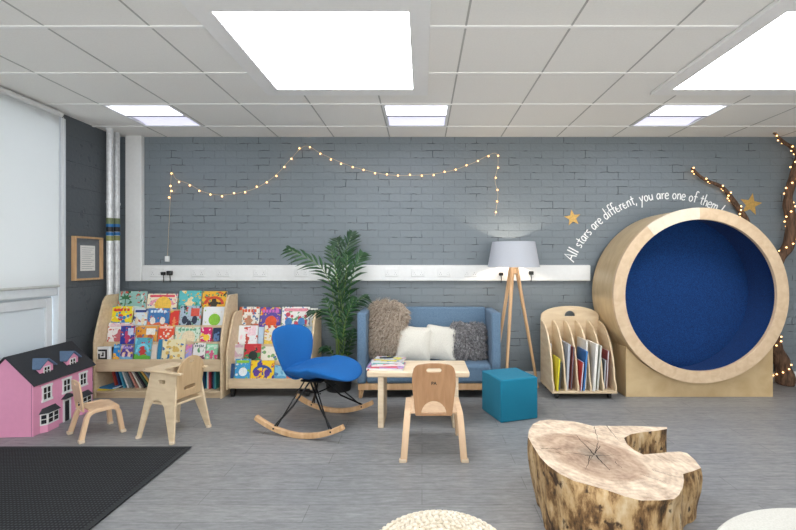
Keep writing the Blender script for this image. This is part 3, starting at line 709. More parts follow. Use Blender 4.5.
# ---------------------------------------------------------------- bentwood child chairs
def child_chair(label, loc, rz, W, D, H, BH, bw, splay_b, lean, back_mat, marks):
    # front = local +y, back = local -y ; W width, D depth, H seat height, BH total height
    t = thing('child_chair', label, 'chair', loc, rz)
    bot = []
    path = [(-D/2-splay_b, 0), (-D/2-.005, H-.055), (-D/2+.01, H-.028), (-D/2+.045, H-.014), (D/2-.045, H-.014), (D/2-.012, H-.025), (D/2+.002, H-.055), (D/2+.022, 0)]
    for sx in (-1, 1):
        m = MB(); m.M = plane_yz(sx*(W/2-.020)-.022); m.prism(ribbon(path, .03), .044 if W > .3 else .036)
        for v in m.bm.verts: v.co.x += sx*.024*(1-min(1, v.co.z/H))
        m.build('leg_frame', M['beech'], t, .006)
        f2 = MB()
        for y in (-D/2-splay_b, D/2+.022): f2.box(sx*(W/2+.010)-.023, sx*(W/2+.010)+.023, y-.017, y+.017, 0, .022)
        f2.build('foot_cap', plain('#d9c6ad', .5), t, .004)
    m = MB(); pth = [(-D/2+.01, H-.004), (-D/2+.06, H-.012), (0, H-.012), (D/2-.03, H-.004), (D/2, H-.012), (D/2+.012, H-.035)]
    m.M = plane_yz(-W/2+.0365); m.prism(ribbon([(q.x, q.y) for q in catmull([(a, b, 0) for a, b in pth], 4)], .012), W-.073); m.build('seat', M['beech'], t, .002)
    zb = H-.012; hh = BH-zb; n = 8
    o_ = [(-bw*.42, 0), (bw*.42, 0), (bw*.46, hh*.3), (bw*.5, hh*.6), (bw*.49, hh*.8)]+[(bw*.30+bw*.17*math.cos(R(a)), hh*.86+hh*.12*math.sin(R(a))) for a in (20, 50, 75)]
    o_ += [(bw*.1, hh), (-bw*.1, hh)]+[(-bw*.30-bw*.17*math.cos(R(a)), hh*.86+hh*.12*math.sin(R(a))) for a in (75, 50, 20)]+[(-bw*.49, hh*.8), (-bw*.5, hh*.6), (-bw*.46, hh*.3)]
    slot = rrect(-bw*.17, bw*.17, hh*.83, hh*.91, hh*.038, 4)
    cut = arc(0, hh*.035, bw*.29, 0, 180, 12, hh*.25)
    m = MB(); m.prism(o_, .011, [slot, cut])
    m.M = Matrix.Identity(4)
    T = Matrix.Translation((0, -D/2-.012, zb)) @ Matrix.Rotation(R(90+lean), 4, 'X') @ Matrix.Translation((0, 0, 0))
    bmesh.ops.transform(m.bm, matrix=T, verts=m.bm.verts); b = m.build('backrest', back_mat, t, .002)
    if marks:
        cu = bpy.data.curves.new('mark', 'FONT'); cu.body = 'PA'; cu.size = .030; cu.extrude = .0004; cu.align_x = 'CENTER'; cu.offset = .0009
        to = bpy.data.objects.new('maker_mark', cu); C.objects.link(to); bpy.context.view_layer.update()
        me = bpy.data.meshes.new_from_object(to.evaluated_get(bpy.context.evaluated_depsgraph_get())); bpy.data.objects.remove(to)
        mo = bpy.data.objects.new('maker_mark', me); C.objects.link(mo); me.materials.append(M['black']); mo.parent = b
        mo.matrix_local = T @ Matrix.Translation((0, hh*.60, .0115))
    return t
cc = child_chair('small bentwood chair with brown plywood back in front of coffee table', (.077, 2.99, 0), 0, .385, .36, .305, .65, .285, .045, 8, M['backply'], True)
child_chair('tiny low bentwood chair beside the pink dollhouse', (-2.465, 3.245, 0), R(-37), .25, .19, .215, .43, .20, .045, 7, M['beech'], False)

# ---------------------------------------------------------------- toddler chair with tray
t = thing('toddler_chair', 'pale plywood toddler armchair with tray beside the large bookcase', 'chair', (-1.875, 3.24, 0), R(161.5))
tilt = 8
for sy in (1, -1):
    pl_ = [(.185, 0), (.15, 0), (.095, .23), (.07, .275), (.03, .287), (-.01, .28), (-.045, .24), (-.135, 0), (-.175, 0), (-.15, .25), (-.13, .48), (.125, .48), (.145, .30)]
    hol = rrect(-.03, .035, .405, .43, .012, 3)
    m = MB(); m.prism(pl_, .015, [hol])
    T = Matrix.Translation((0, sy*.165, 0)) @ Matrix.Rotation(R(90+sy*tilt), 4, 'X') @ Matrix.Translation((0, 0, -.0075))
    bmesh.ops.transform(m.bm, matrix=T, verts=m.bm.verts); zmin = min(v.co.z for v in m.bm.verts)
    for v in m.bm.verts: v.co.z -= zmin
    m.build('side_panel', M['birch'], t, .003)
    f2 = MB()
    for x in (.168, -.155): f2.lathe([(.02, 0), (.02, .02)], x, sy*.165, 12)
    f2.build('foot_cap', plain('#ddccb4', .5), t, .003)
box('seat', -.13, .11, -.125, .125, .25, .264, M['birch'], t, .003)
h_ = .30; bw = .25
o_ = rrect(-bw/2+.01, bw/2-.01, 0, .15, .01, 2)
o_ = [(-.105, 0), (.105, 0), (.118, .15)]+[(.118*math.cos(R(a)), .19+.115*math.sin(R(a))) for a in range(5, 180, 10)]+[(-.118, .15)]
m = MB(); m.prism(o_, .012, [rrect(-.05, .05, .055, .085, .014, 4), rrect(-.02, .02, .255, .272, .006, 3)])
bmesh.ops.transform(m.bm, matrix=Matrix.Translation((-.135, 0, .295)) @ Matrix.Rotation(R(-6), 4, 'Y') @ Matrix(((0, 0, 1, 0), (1, 0, 0, 0), (0, 1, 0, 0), (0, 0, 0, 1))), verts=m.bm.verts)
m.build('backrest', M['backply'] if False else wood('chair_back_plywood', '#bea07a', '#cfb38c', (22, 22, 3), .4), t, .003)
m = MB(); m.M = Matrix.Translation((0, 0, .4805))
m.prism([(-.19, -.10), (-.19, -.132), (.16, -.132), (.185, -.12), (.195, -.09), (.195, .09), (.185, .12), (.16, .132), (-.19, .132), (-.19, .10), (-.12, .10), (.0, .085), (.045, .05), (.045, -.05), (.0, -.085), (-.12, -.10)], .014)
m.build('tray', M['birch'], t, .003)

# ---------------------------------------------------------------- dollhouse
t = thing('dollhouse', 'pink wooden dollhouse with dark slate roof and white windows', 'dollhouse', (-2.885, 3.16, 0), R(4.0))
# local: facade in plane x=0 facing +x, running +y; house extends to x=-.37
HD, HL, HE, HR = .38, .63, .385, .585
m = MB(); m.M = Matrix(((1, 0, 0, 0), (0, 0, 1, 0), (0, 1, 0, 0), (0, 0, 0, 1)))
m.prism([(0, 0), (0, HE), (-HD/2, HR), (-HD, HE), (-HD, 0)], HL)
m.build('house_body', M['pink'], t, .002)
box('front_seam', -.012, -.010, -.001, 0, .0, HE, plain('#8c4a6c'), t)
m = MB()
for sx in (0, 1):
    x0, z0, x1, z1 = (.015, HE-.012, -HD/2, HR+.004) if sx == 0 else (-HD-.015, HE-.012, -HD/2, HR+.004)
    a = Vector((x0, -.012, z0)); b = Vector((x1, -.012, z1)); nn = Vector((-(b-a).z, 0, (b-a).x)).normalized()*.010
    if nn.z < 0: nn = -nn
    vs = [m.v(p) for p in (a, b, b+nn, a+nn)]+[m.v(p+Vector((0, HL+.024, 0))) for p in (a, b, b+nn, a+nn)]
    for q in ((0, 1, 2, 3), (7, 6, 5, 4), (0, 4, 5, 1), (1, 5, 6, 2), (2, 6, 7, 3), (3, 7, 4, 0)): m.f([vs[i] for i in q])
m.build('roof', M['slate'], t, .001)
def dh_window(y, z, w, h, x=0, par=t, cols=2, rows=2):
    fr_ = MB(); b_ = .009
    fr_.box(x, x+.006, y-w/2-.003, y-w/2+b_, z, z+h).box(x, x+.006, y+w/2-b_, y+w/2+.003, z, z+h).box(x, x+.008, y-w/2-.008, y+w/2+.008, z+h-b_, z+h+.008).box(x, x+.010, y-w/2-.008, y+w/2+.008, z-.008, z+b_)
    for c_ in range(1, cols): yy = y-w/2+w*c_/cols; fr_.box(x, x+.005, yy-.003, yy+.003, z+b_, z+h-b_)
    for r_ in range(1, rows): zz = z+h*r_/rows; fr_.box(x, x+.0045, y-w/2+b_, y+w/2-b_, zz-.003, zz+.003)
    o = fr_.build('window', M['white'], par); box('pane', x+.0005, x+.002, y-w/2+b_, y+w/2-b_, z+b_, z+h-b_, M['darkglass'], o); return o
for y in (.125, .325, .51): dh_window(y, .235, .085, .11)
for y in (.145, .51):
    # bay window
    w0, w1, d = .085, .055, .035
    poly = [(0, y-w0), (d, y-w1), (d, y+w1), (0, y+w0)]
    m = MB(); m.prism(poly, .055); m.build('bay_base', M['pink'], t, .001)
    m = MB(); m.M = Matrix.Translation((0, 0, .0555)); m.prism(poly, .088); by = m.build('bay_window', M['white'], t, .001)
    pn = MB()
    for c_ in (-.5, .5):
        for r_ in (0, 1): pn.box(d, d+.0015, y+c_*.052-.019, y+c_*.052+.019, .068+r_*.036, .098+r_*.036)
    for sgn in (-1, 1):
        for r_ in (0, 1):
            p0 = Vector((.006, y+sgn*(w0-.005), 0)); p1 = Vector((d-.006, y+sgn*(w1+.005), 0)); nv = Vector((.0012, sgn*.0014, 0))
            z0, z1 = .068+r_*.036, .098+r_*.036
            vs = [pn.v((p.x+nv.x, p.y+nv.y, z)) for p, z in ((p0, z0), (p1, z0), (p1, z1), (p0, z1))]; pn.f(vs)
    pn.build('pane', M['darkglass'], by, 0, 0)
    m = MB(); a = [m.v((x, yy, .1445)) for x, yy in ((0, y-w0-.01), (d+.01, y-w1-.006), (d+.01, y+w1+.006), (0, y+w0+.01))]; b = [m.v((x, yy, .180)) for x, yy in ((0, y-w0+.02), (.006, y-w1+.01), (.006, y+w1-.01), (0, y+w0-.02))]
    m.f(a); m.f(b)
    for i in range(4): m.f([a[i], a[(i+1) % 4], b[(i+1) % 4], b[i]])
    m.build('bay_roof', M['slate'], t)
dr = MB(); dr.box(0, .008, .285, .298, 0, .165).box(0, .008, .352, .365, 0, .165).box(0, .008, .285, .365, .165, .178); d1 = dr.build('door_frame', M['white'], t)
box('door', .0005, .003, .298, .352, 0, .165, M['darkglass'], t)
m = MB(); m.M = plane_yz(0); m.prism([(.265, .19), (.385, .19), (.325, .225)], .035); m.build('door_canopy', M['slate'], t, .001)
for y in (.17, .44):
    # dormer
    zb, w = .412, .064; xo = -.035
    m = MB(); m.M = plane_yz(-.13); m.prism([(y-w, zb), (y+w, zb), (y+w, zb+.075), (y, zb+.123), (y-w, zb+.075)], .095); dm = m.build('dormer', M['pink'], t, .001)
    rf = MB()
    for sg in (-1, 1):
        a = Vector((-.165, y+sg*(w+.018), zb+.062)); b = Vector((-.165, y, zb+.127)); up = Vector((0, sg*.004, .007))
        vs = [rf.v(p) for p in (a, b, b+up, a+up)]+[rf.v(p+Vector((.147, 0, 0))) for p in (a, b, b+up, a+up)]
        for q in ((0, 1, 2, 3), (7, 6, 5, 4), (0, 4, 5, 1), (1, 5, 6, 2), (2, 6, 7, 3), (3, 7, 4, 0)): rf.f([vs[i] for i in q])
    rf.build('dormer_roof', M['slateblue'], dm)
    dh = MB(); x = -.035
    dh.box(x, x+.005, y-.032, y-.026, zb+.01, zb+.07).box(x, x+.005, y+.026, y+.032, zb+.01, zb+.07).box(x, x+.005, y-.032, y+.032, zb+.066, zb+.074).box(x, x+.006, y-.034, y+.034, zb+.004, zb+.012).box(x, x+.004, y-.003, y+.003, zb+.012, zb+.066).box(x, x+.004, y-.026, y+.026, zb+.037, zb+.042)
    dh.build('dormer_window', M['white'], dm); box('dormer_pane', x+.0004, x+.002, y-.026, y+.026, zb+.012, zb+.066, M['darkglass'], dm)

# ---------------------------------------------------------------- books
def art(kind, w, h):
    el = lambda cx, cz, rx, rz, st=24: [(cx+rx*math.cos(R(a)), cz+rz*math.sin(R(a))) for a in range(0, 360, st)]
    if kind == 'disc': return [el(w*.05, h*.36, w*.28, w*.28)]
    if kind == 'top': return [[(-w*.42, h*.80), (w*.42, h*.80), (w*.42, h*.93), (-w*.42, h*.93)]]
    if kind == 'title': return [[(x0, h*.76), (x0+w*.11, h*.77), (x0+w*.11, h*.90), (x0, h*.89)] for x0 in [-w*.38+k*w*.155 for k in range(5)]]
    if kind == 'low': return [[(-w/2+.001, .001), (w/2-.001, .001), (w/2-.001, h*.18), (w*.1, h*.26), (-w*.2, h*.2), (-w/2+.001, h*.3)]]
    if kind == 'figure': return [[(x*w, z*h) for x, z in ((-.15, .1), (.1, .1), (.12, .3), (.22, .42), (.1, .48), (.08, .62), (-.08, .62), (-.1, .48), (-.25, .36), (-.12, .3))]]
    if kind == 'figures': return [el(-w*.25, h*.33, w*.13, h*.2, 36), el(w*.22, h*.33, w*.13, h*.2, 36)]
    if kind == 'arch': return [[(w*.42*math.cos(R(a)), h*.35+h*.4*math.sin(R(a))) for a in range(0, 181, 15)]+[(w*.30*math.cos(R(a)), h*.35+h*.28*math.sin(R(a))) for a in range(180, -1, -15)]]
    if kind == 'dots':
        r_ = random.Random(int(w*9999)); out = []; k = 0
        while len(out) < 7 and k < 60:
            k += 1; x, z = r_.uniform(-.38, .38)*w, r_.uniform(.15, .68)*h; q = r_.uniform(.05, .09)*w
            if all(math.hypot(x-a, z-b) > q+c for a, b, c in [o[0] for o in out]): out.append(((x, z, q), el(x, z, q, q, 45)))
        return [o[1] for o in out]
    if kind == 'block': return [[(w*.02, h*.5), (w*.42, h*.5), (w*.42, h*.88), (w*.02, h*.88)]]
    if kind == 'palm': return [[(-w*.27, .01), (-w*.23, .01), (-w*.235, h*.6)]+[(-w*.25+math.cos(R(a))*w*q, h*.64+math.sin(R(a))*h*q) for a, q in ((-20, .26), (0, .12), (20, .27), (42, .12), (65, .25), (85, .12), (105, .27), (125, .12), (150, .25), (175, .12), (200, .26))]+[(-w*.26, h*.6)]]
ICACHE = {}
def book(x0, x1, Y, Z, h, c, lab, arts=(), lean=10, th=.012, roll=0):
    w = x1-x0
    t = thing('picture_book', lab, 'book', ((x0+x1)/2, Y, Z), 0, 'picture books on the large bookcase' if x1 < -1.88 else 'picture books on the smaller bookcase'); t.rotation_euler = (R(-lean), R(roll), 0)
    box('pages', -w/2+.002, w/2-.002, .0015, th-.0015, .002, h-.002, M['paper'], t)
    global BK; BK += 1
    acc = [q for _, q in arts][:2]
    acc += [('#e9e4da', '#c8574a', '#3f6fa6', '#e0b848', '#5a9a6a')[BK % 5]]
    mt = illus(c, acc, BK) if arts else plain(c, .35)
    cv = MB().box(-w/2, w/2, 0, .0015, 0, h).box(-w/2, w/2, th-.0015, th, 0, h).box(-w/2, -w/2+.002, .0015, th-.0015, 0, h).build('cover', mt, t)
    for k, (kind, cc_) in enumerate(arts):
        for poly in art(kind, w, h):
            m = MB(); m.M = Matrix(((1, 0, 0, 0), (0, 0, -1, -.0001-.0009*k), (0, 1, 0, 0), (0, 0, 0, 1))); m.prism(poly, .0008)
            m.build('cover_picture', plain(cc_, .4, nz=.15, ns=60), cv, 0, 0)
    return t
BK = 0
def bookcase(label, x0, x1, Y0, Yb, top, zlow, zf0, zf1, kick, cast, tiers):
    t = thing('bookcase', label, 'bookcase', ((x0+x1)/2, Y0, 0)); w = (x1-x0)/2; d = Yb-Y0
    z0 = .075 if cast else 0
    pr = [(d, z0), (0, z0), (0, zlow)]+[(d*.40*(s/8)**1.25, zlow+(top-zlow)*(s/8)) for s in range(1, 8)]+[(d*.44, top-.012), (d*.50, top), (d, top)]
    for x in (-w, w-.02):
        m = MB(); m.M = plane_yz(x); m.prism(pr, .02); m.build('side_panel', M['shelf'], t, .004)
    box('back_panel', -w+.021, w-.021, d-.012, d-.002, z0+.01, top-.05, M['shelf'], t)
    box('front_board', -w+.021, w-.021, .012, .030, zf0, zf1, M['shelf'], t, .003)
    for k, (y, z) in enumerate(tiers):
        box('tier_ledge', -w+.021, w-.021, (.031 if k == 0 else y-Y0-.010), (tiers[k+1][0]-Y0-.0105 if k+1 < len(tiers) else d-.013), z-.012, z-.001, M['shelf'], t)
        if k: box('tier_lip', -w+.021, w-.021, y-Y0-.018, y-Y0-.0105, z-.03, z+.02, M['shelf'], t, .002)
    return t, w, d
T1 = [(4.09+.07*k, .35+.15*k) for k in range(4)]
bc, w, d = bookcase('large plywood bookcase with tiered picture books and low shelf', -3.115, -1.892, 4.03, 4.38, .97, .53, .255, .37, 1, 0, T1)
box('bottom_shelf', -w+.021, w-.021, .010, d-.013, .05, .068, M['shelf'], bc, .002); box('kick_board', -w+.021, w-.021, .03, .045, 0, .049, M['shelf'], bc)
box('shelf_partition', -.01, .01, .05, d-.013, .069, .335, M['shelf'], bc)
def X(px, Y): return (px-422)*Y/F
rows1 = {
 3: [(117, 145, .20, '#8fbcb4', 'sea-green picture book with palm tree, top row left of large bookcase', (('palm', '#2f6a44'), ('low', '#c9dcd6'))),
     (146, 176, .175, '#efe3c6', 'cream rainbow picture book, second in the large bookcase top row', (('top', '#d9485b'), ('arch', '#e8a0b0'), ('disc', '#f0c24c'))),
     (177.5, 200, .205, '#58b8bd', 'turquoise giraffe picture book in top row of large bookcase', (('figure', '#f1d9a8'), ('low', '#3d9a86'))),
     (201, 225.5, .20, '#e9b233', 'orange and yellow lion picture book at top right of large bookcase', (('arch', '#c8452d'), ('figure', '#3a3024')))],
 2: [(109, 131, .205, '#ecd824', 'bright yellow monster picture book, left in second row', (('title', '#d8423a'), ('low', '#45b5c4'), ('dots', '#2f84c8'))),
     (132.5, 146, .18, '#d8e4ea', 'white and blue rabbit picture book in second row', (('top', '#1d3b7a'), ('figures', '#e8d8b8'))),
     (146.5, 168, .185, '#3f79b4', 'sky blue picture book with orange foreground, second row', (('title', '#d8e6f2'), ('low', '#d96f43'), ('figures', '#e8e2dc'))),
     (169, 178, .16, '#d9382f', 'narrow red picture book in the second row middle', (('figure', '#e88a5a'),)),
     (178.5, 200, .21, '#a9bccb', 'grey-blue street dance picture book in second row', (('block', '#d95a4a'), ('figures', '#30394d'))),
     (202, 223.5, .20, '#ebeef0', 'white picture book with green blob, right end second row', (('disc', '#8cc63f'),))],
 1: [(106, 131, .20, '#ece8e8', 'white flower picture book at left of the third row', (('figure', '#c96a74'), ('top', '#e3c9cf'))),
     (133, 156, .165, '#e9a23c', 'orange framed picture book in the third row', (('block', '#f0ece4'), ('figures', '#c45b37'))),
     (157, 173, .18, '#e4502f', 'red-orange picture book in the third row centre', (('top', '#f3c6b5'), ('dots', '#f0e2d4'))),
     (174, 199, .16, '#cfe0cf', 'pale mint and cream map picture book, third row', (('disc', '#e9d9b8'), ('title', '#6fae8c'))),
     (199.5, 211, .155, '#d6226f', 'magenta picture book with yellow face in third row', (('disc', '#f0cb3c'),)),
     (212, 220, .15, '#1d2f52', 'narrow navy picture book at third row right end', (('figures', '#5e7fae'),))],
 0: [(112, 119, .155, '#1f86cf', 'bright blue picture book behind the letter block', (('low', '#f0b64a'), ('title', '#9fd3ef'))),
     (119.5, 132, .145, '#5b449c', 'purple picture book at left of the lowest row', (('title', '#b7a6e0'), ('figures', '#e6cbb8'), ('low', '#7fb7dc'))),
     (133, 150, .215, '#54a9c4', 'teal picture book with oval title, lowest row', (('arch', '#7fd2e6'), ('figure', '#c23b3b'), ('low', '#5fae3f'))),
     (150.5, 156, .15, '#d9cdc2', 'narrow beige picture book in the lowest row', ()),
     (156.3, 160.5, .20, '#2f7fa8', 'narrow steel blue book beside the cream one', ()),
     (161, 184, .20, '#eadfb4', 'large cream picture book behind the toddler chair', (('dots', '#d8b660'),)),
     (184.5, 191, .15, '#b49ad6', 'lilac and pink picture book in lowest row', (('top', '#e07fb0'), ('low', '#8aa2dc'))),
     (192, 204.5, .165, '#e9e7e6', 'white picture book with purple blots, lowest row', (('title', '#7c7f8a'), ('low', '#7a3b62'))),
     (205, 217, .155, '#8fd3ab', 'mint green picture book at lowest row right end', (('figure', '#d95c86'), ('top', '#c5ead4')))]}
for k, L in rows1.items():
    Y, Z = T1[k]
    for i, (a, b, h, c, lab, ar) in enumerate(L): book(X(a, Y), X(b, Y)-.003, Y+.003, Z, h, c, lab, ar)
book(X(121.5, 4.15), X(135.5, 4.15), 4.128, .50, .175, '#2f3f98', 'indigo picture book leaning before the white flower book', (('figure', '#c2406a'), ('block', '#c9d4f0')), 6)
# letter block
bt = thing('letter_block', 'white square block with black letter J in bookcase lowest row', 'block', (X(104, 4.07), 4.056, .3705))
T_ = (X(104, 4.07))
box('block_body', -.066, .066, .0, .03, -.02, .115, M['white'], bt, .004)
m = MB(); m.M = Matrix(((1, 0, 0, 0), (0, 0, -1, 0), (0, 1, 0, 0), (0, 0, 0, 1)))
m.prism([(-.042, .09), (.042, .09), (.042, -.004), (-.042, -.004), (-.042, .05), (-.026, .05), (-.026, .012), (.026, .012), (.026, .074), (-.042, .074)], .0015)
m.build('letter', M['black'], bt)
m = MB(); m.M = Matrix(((1, 0, 0, 0), (0, 0, -1, 0), (0, 1, 0, 0), (0, 0, 0, 1))); m.prism([(-.014, .025), (.010, .025), (.010, .062), (-.002, .062), (-.002, .037), (-.014, .037)], .0015); m.build('letter', M['black'], bt)
bt.location = (X(104, 4.08), 4.062, .371)
# low shelf books
def spine(x, Y, z, w, h, dd, c, lab, lean=0, grp=None, flat=False, rz=0):
    t = thing('book', lab, 'book', (x, Y, z), R(rz), 'books on the low shelf of the large bookcase')
    t.rotation_euler = (0, R(lean), R(rz))
    box('pages', -w/2+.002, w/2-.002, .002, dd, .002, h-.002, M['paper'], t)
    MB().box(-w/2, w/2, 0, .0018, 0, h).box(-w/2, -w/2+.0015, .0018, dd, 0, h).box(w/2-.0015, w/2, .0018, dd, 0, h).build('cover', plain(c, .4), t)
    return t
sh0 = .0685
cols = [('#b5473c', 'red'), ('#2a3d6b', 'navy'), ('#4c9fc0', 'light blue'), ('#d9dfe2', 'white'), ('#73808a', 'slate'), ('#c98f84', 'dusty pink'), ('#e3e0d8', 'cream'), ('#3e3a45', 'black')]
cols += [('#4a6a5a', 'moss green'), ('#d8b25a', 'mustard'), ('#8a9db0', 'pale denim')]
for i, (c, nm) in enumerate(cols):
    px = 116+4.1*i
    spine(X(px, 4.14), 4.14, sh0+(.002 if i < 3 else .001), .014, .21 if i > 1 else .2, .16, c, nm+' thin book leaning among the row on the low shelf left', -12-2.6*i)
for i, (c, nm, w) in enumerate((('#e8d33a', 'yellow', .2), ('#2d7fb5', 'blue', .17))):
    t = thing('book', nm+' picture book lying flat on the low shelf far left', 'book', (X(108, 4.10), 4.07, sh0+.014*i+.0005), R(8-20*i), 'books on the low shelf of the large bookcase')
    box('pages', -.075, .075, .002, .2, .002, .011, M['paper'], t); MB().box(-.078, .078, 0, .2, 0, .0018).box(-.078, .078, 0, .2, .0112, .013).box(-.078, .078, 0, .002, .0018, .0112).build('cover', plain(c, .4), t)
cc2 = ['#3f8f8c', '#2b5f86', '#1f2b3a', '#b43b48', '#dfe0dd', '#2f9bb0', '#243a5e', '#57b19c', '#7a4b86', '#c7d8dd', '#1e7f74', '#222831']
nm2 = ['sea green', 'steel blue', 'charcoal', 'crimson', 'white', 'cyan', 'deep navy', 'mint', 'violet', 'ice blue', 'emerald', 'black']
xx = X(217, 4.12)-.012
for i, (c, nm) in enumerate(zip(cc2, nm2)):
    h = .20-.012*(i % 4); spine(xx, 4.11+.01*(i % 3), sh0+.0005, .015, h, .17, c, nm+' spine in the upright row on the low shelf right', 2 if i % 4 == 1 else 0); xx -= .019
# second bookcase
T2 = [(4.11+.085*k, .165+.145*k) for k in range(4)]
b2, w, d = bookcase('smaller wheeled plywood bookcase full of picture books behind blue chair', -1.872, -1.05, 4.06, 4.45, .80, .40, .085, .178, 0, 1, T2)
for sx in (-1, 1):
    for y in (.05, d-.06):
        m = MB().tube([(sx*(w-.05)-.013, y, .028), (sx*(w-.05)+.013, y, .028)], .028, 14); m.box(sx*(w-.05)-.02, sx*(w-.05)+.02, y-.018, y+.018, .045, .0745); m.build('castor', M['black'], b2)
rows2 = {
 3: [(238, 258.5, .235, '#e9e6dd', 'white and orange dinosaur book at top left of small bookcase', (('title', '#d9603c'), ('low', '#9b6b4a'), ('figure', '#b9876a'))),
     (259, 280, .23, '#5a4a9c', 'violet picture book with orange octopus on small bookcase', (('disc', '#e2572c'), ('title', '#c76bb6'))),
     (281, 309, .235, '#ebe8e4', 'white comic picture book covered in small characters, small bookcase', (('dots', '#c8465a'), ('figures', '#3f7fbf'), ('top', '#dd8c9c'))),
     (309.5, 317, .22, '#e4e4dc', 'narrow white book at top right of small bookcase', (('figure', '#dbc46a'),))],
 2: [(235.5, 257, .20, '#eef0f2', 'white lined picture book with pink edge on small bookcase', (('block', '#f4d5df'),)),
     (257.5, 263, .185, '#b9cfe2', 'narrow pale blue book on small bookcase', ()),
     (263.5, 290, .20, '#e6e0d0', 'cream picture book with boy in red hat behind chair', (('disc', '#c8443a'), ('low', '#e5c24b'))),
     (290.5, 314, .19, '#a7c6dc', 'light blue picture book mostly hidden by blue chair back', (('figures', '#e8e4da'),))],
 1: [(233, 243, .175, '#d6d3cd', 'pale grey picture book in small bookcase third row', (('top', '#c9a7b5'),)),
     (243.5, 260, .175, '#c9303a', 'crimson and green picture book in small bookcase', (('low', '#3f8f4f'), ('disc', '#22302a'))),
     (260.5, 285, .15, '#efe9da', 'ivory picture book in small bookcase third row', (('dots', '#7fa86a'),)),
     (285.5, 310, .16, '#7aa0c8', 'dull blue picture book hidden low behind blue chair', ())],
 0: [(227, 233.5, .145, '#2e4f7c', 'narrow navy picture book at small bookcase lowest left', ()),
     (234, 249.5, .19, '#3f9bd0', 'sky blue picture book in the small bookcase lowest row', (('disc', '#e9eef0'), ('top', '#8fc63f'))),
     (250, 273.5, .175, '#f0c81f', 'yellow picture book with purple creature, small bookcase', (('arch', '#2a4f9c'), ('figures', '#5a3b94'))),
     (274, 286, .13, '#8cc4dd', 'pale turquoise picture book behind the rocking chair', (('low', '#5aa0c8'),)),
     (286.5, 306, .13, '#d98a6a', 'salmon picture book behind the rocking chair seat', ())]}
for k, L in rows2.items():
    Y, Z = T2[k]
    for (a, b, h, c, lab, ar) in L: book(X(a, Y), X(b, Y)-.003, Y+.003, Z, h, c, lab, ar)

# ---------------------------------------------------------------- rocking chair
t = thing('rocking_chair', 'bright blue upholstered rocking chair with black wire struts and wooden rockers', 'rocking chair', (-.84, 3.41, 0), R(-15.5))
for sy in (-1, 1):
    P = [(-.365+.73*i/20, .018+.10*((-.365+.73*i/20)/.365)**2) for i in range(21)]
    m = MB(); m.M = plane_xz(sy*.275-.017); m.prism(ribbon(P, .036), .034); rk = m.build('rocker', M['oak'], t, .004)
    for bx in (-.20, .27): MB().tube([(bx, sy*.275-.0195, .022+.10*(bx/.365)**2), (bx, sy*.275-.0172, .022+.10*(bx/.365)**2)], .007, 10).build('bolt', M['blackmetal'], rk)
    for x1_ in (-.20, .27):
        z1_ = .036+.10*(x1_/.365)**2
        MB().tube([(-.02, sy*.07, .362), (x1_*.5-.01, sy*.17, .19), (x1_, sy*.275, z1_+.0)], .0075, 8).build('strut', M['blackmetal'], t)
        MB().tube([(.03 if x1_ > 0 else -.06, sy*.09, .362), (x1_-.02*(1 if x1_ > 0 else -1), sy*.275, z1_+.0)], .0055, 8).build('strut', M['blackmetal'], t)
MB().tube([(-.10, -.12, .30), (.0, 0, .25), (-.10, .12, .30)], .006, 8).tube([(.10, -.13, .29), (.0, 0, .25), (.10, .13, .29)], .006, 8).build('cross_brace', M['blackmetal'], t)
MB().box(-.09, .09, -.10, .10, .360, .374).build('mounting_plate', M['blackmetal'], t, .003)
def so(a):
    c_, s__ = math.cos(a), math.sin(a)
    u = .295*math.copysign(abs(c_)**.75, c_); v = .255*math.copysign(abs(s__)**.75, s__)
    v *= 1+.10*(u/.31)
    return (u+.055, v)
def sw(u, v, q):
    side = (abs(v)/.255)**2
    z = .432+.055*side*(1-.5*(u/.3))+.02*math.cos((u-.05)*6)*(u > 0)-.03*max(0, (u-.22)/.15)**2
    return (u, v, z+q*.048-.01)
m = MB(); m.pad(so, sw, 10, 48); m.build('seat', M['blue'], t)
def bo(a):
    c_, s__ = math.cos(a), math.sin(a)
    u = math.copysign(abs(c_)**.72, c_); v = math.copysign(abs(s__)**.72, s__)
    return (u*(.25+.08*v), v*.205)
def bw_(u, v, q):
    hgt = .57+v; k = (v+.205)/.41
    x = -.185-.11*k+.06*(abs(u)/.25)**2-.02*k*k
    return (x+q*.030, u, hgt)
m = MB(); m.pad(bo, bw_, 10, 48); m.build('backrest', M['blue'], t)
m = MB()
def jo(a): return (math.cos(a)*.17, math.sin(a)*.09)
m.pad(jo, lambda u, v, q: (-.18-v*.5+.05*(abs(u)/.25)**2+q*.026, u, .43+v*.8), 6, 32); m.build('lumbar_joint', M['blue'], t)

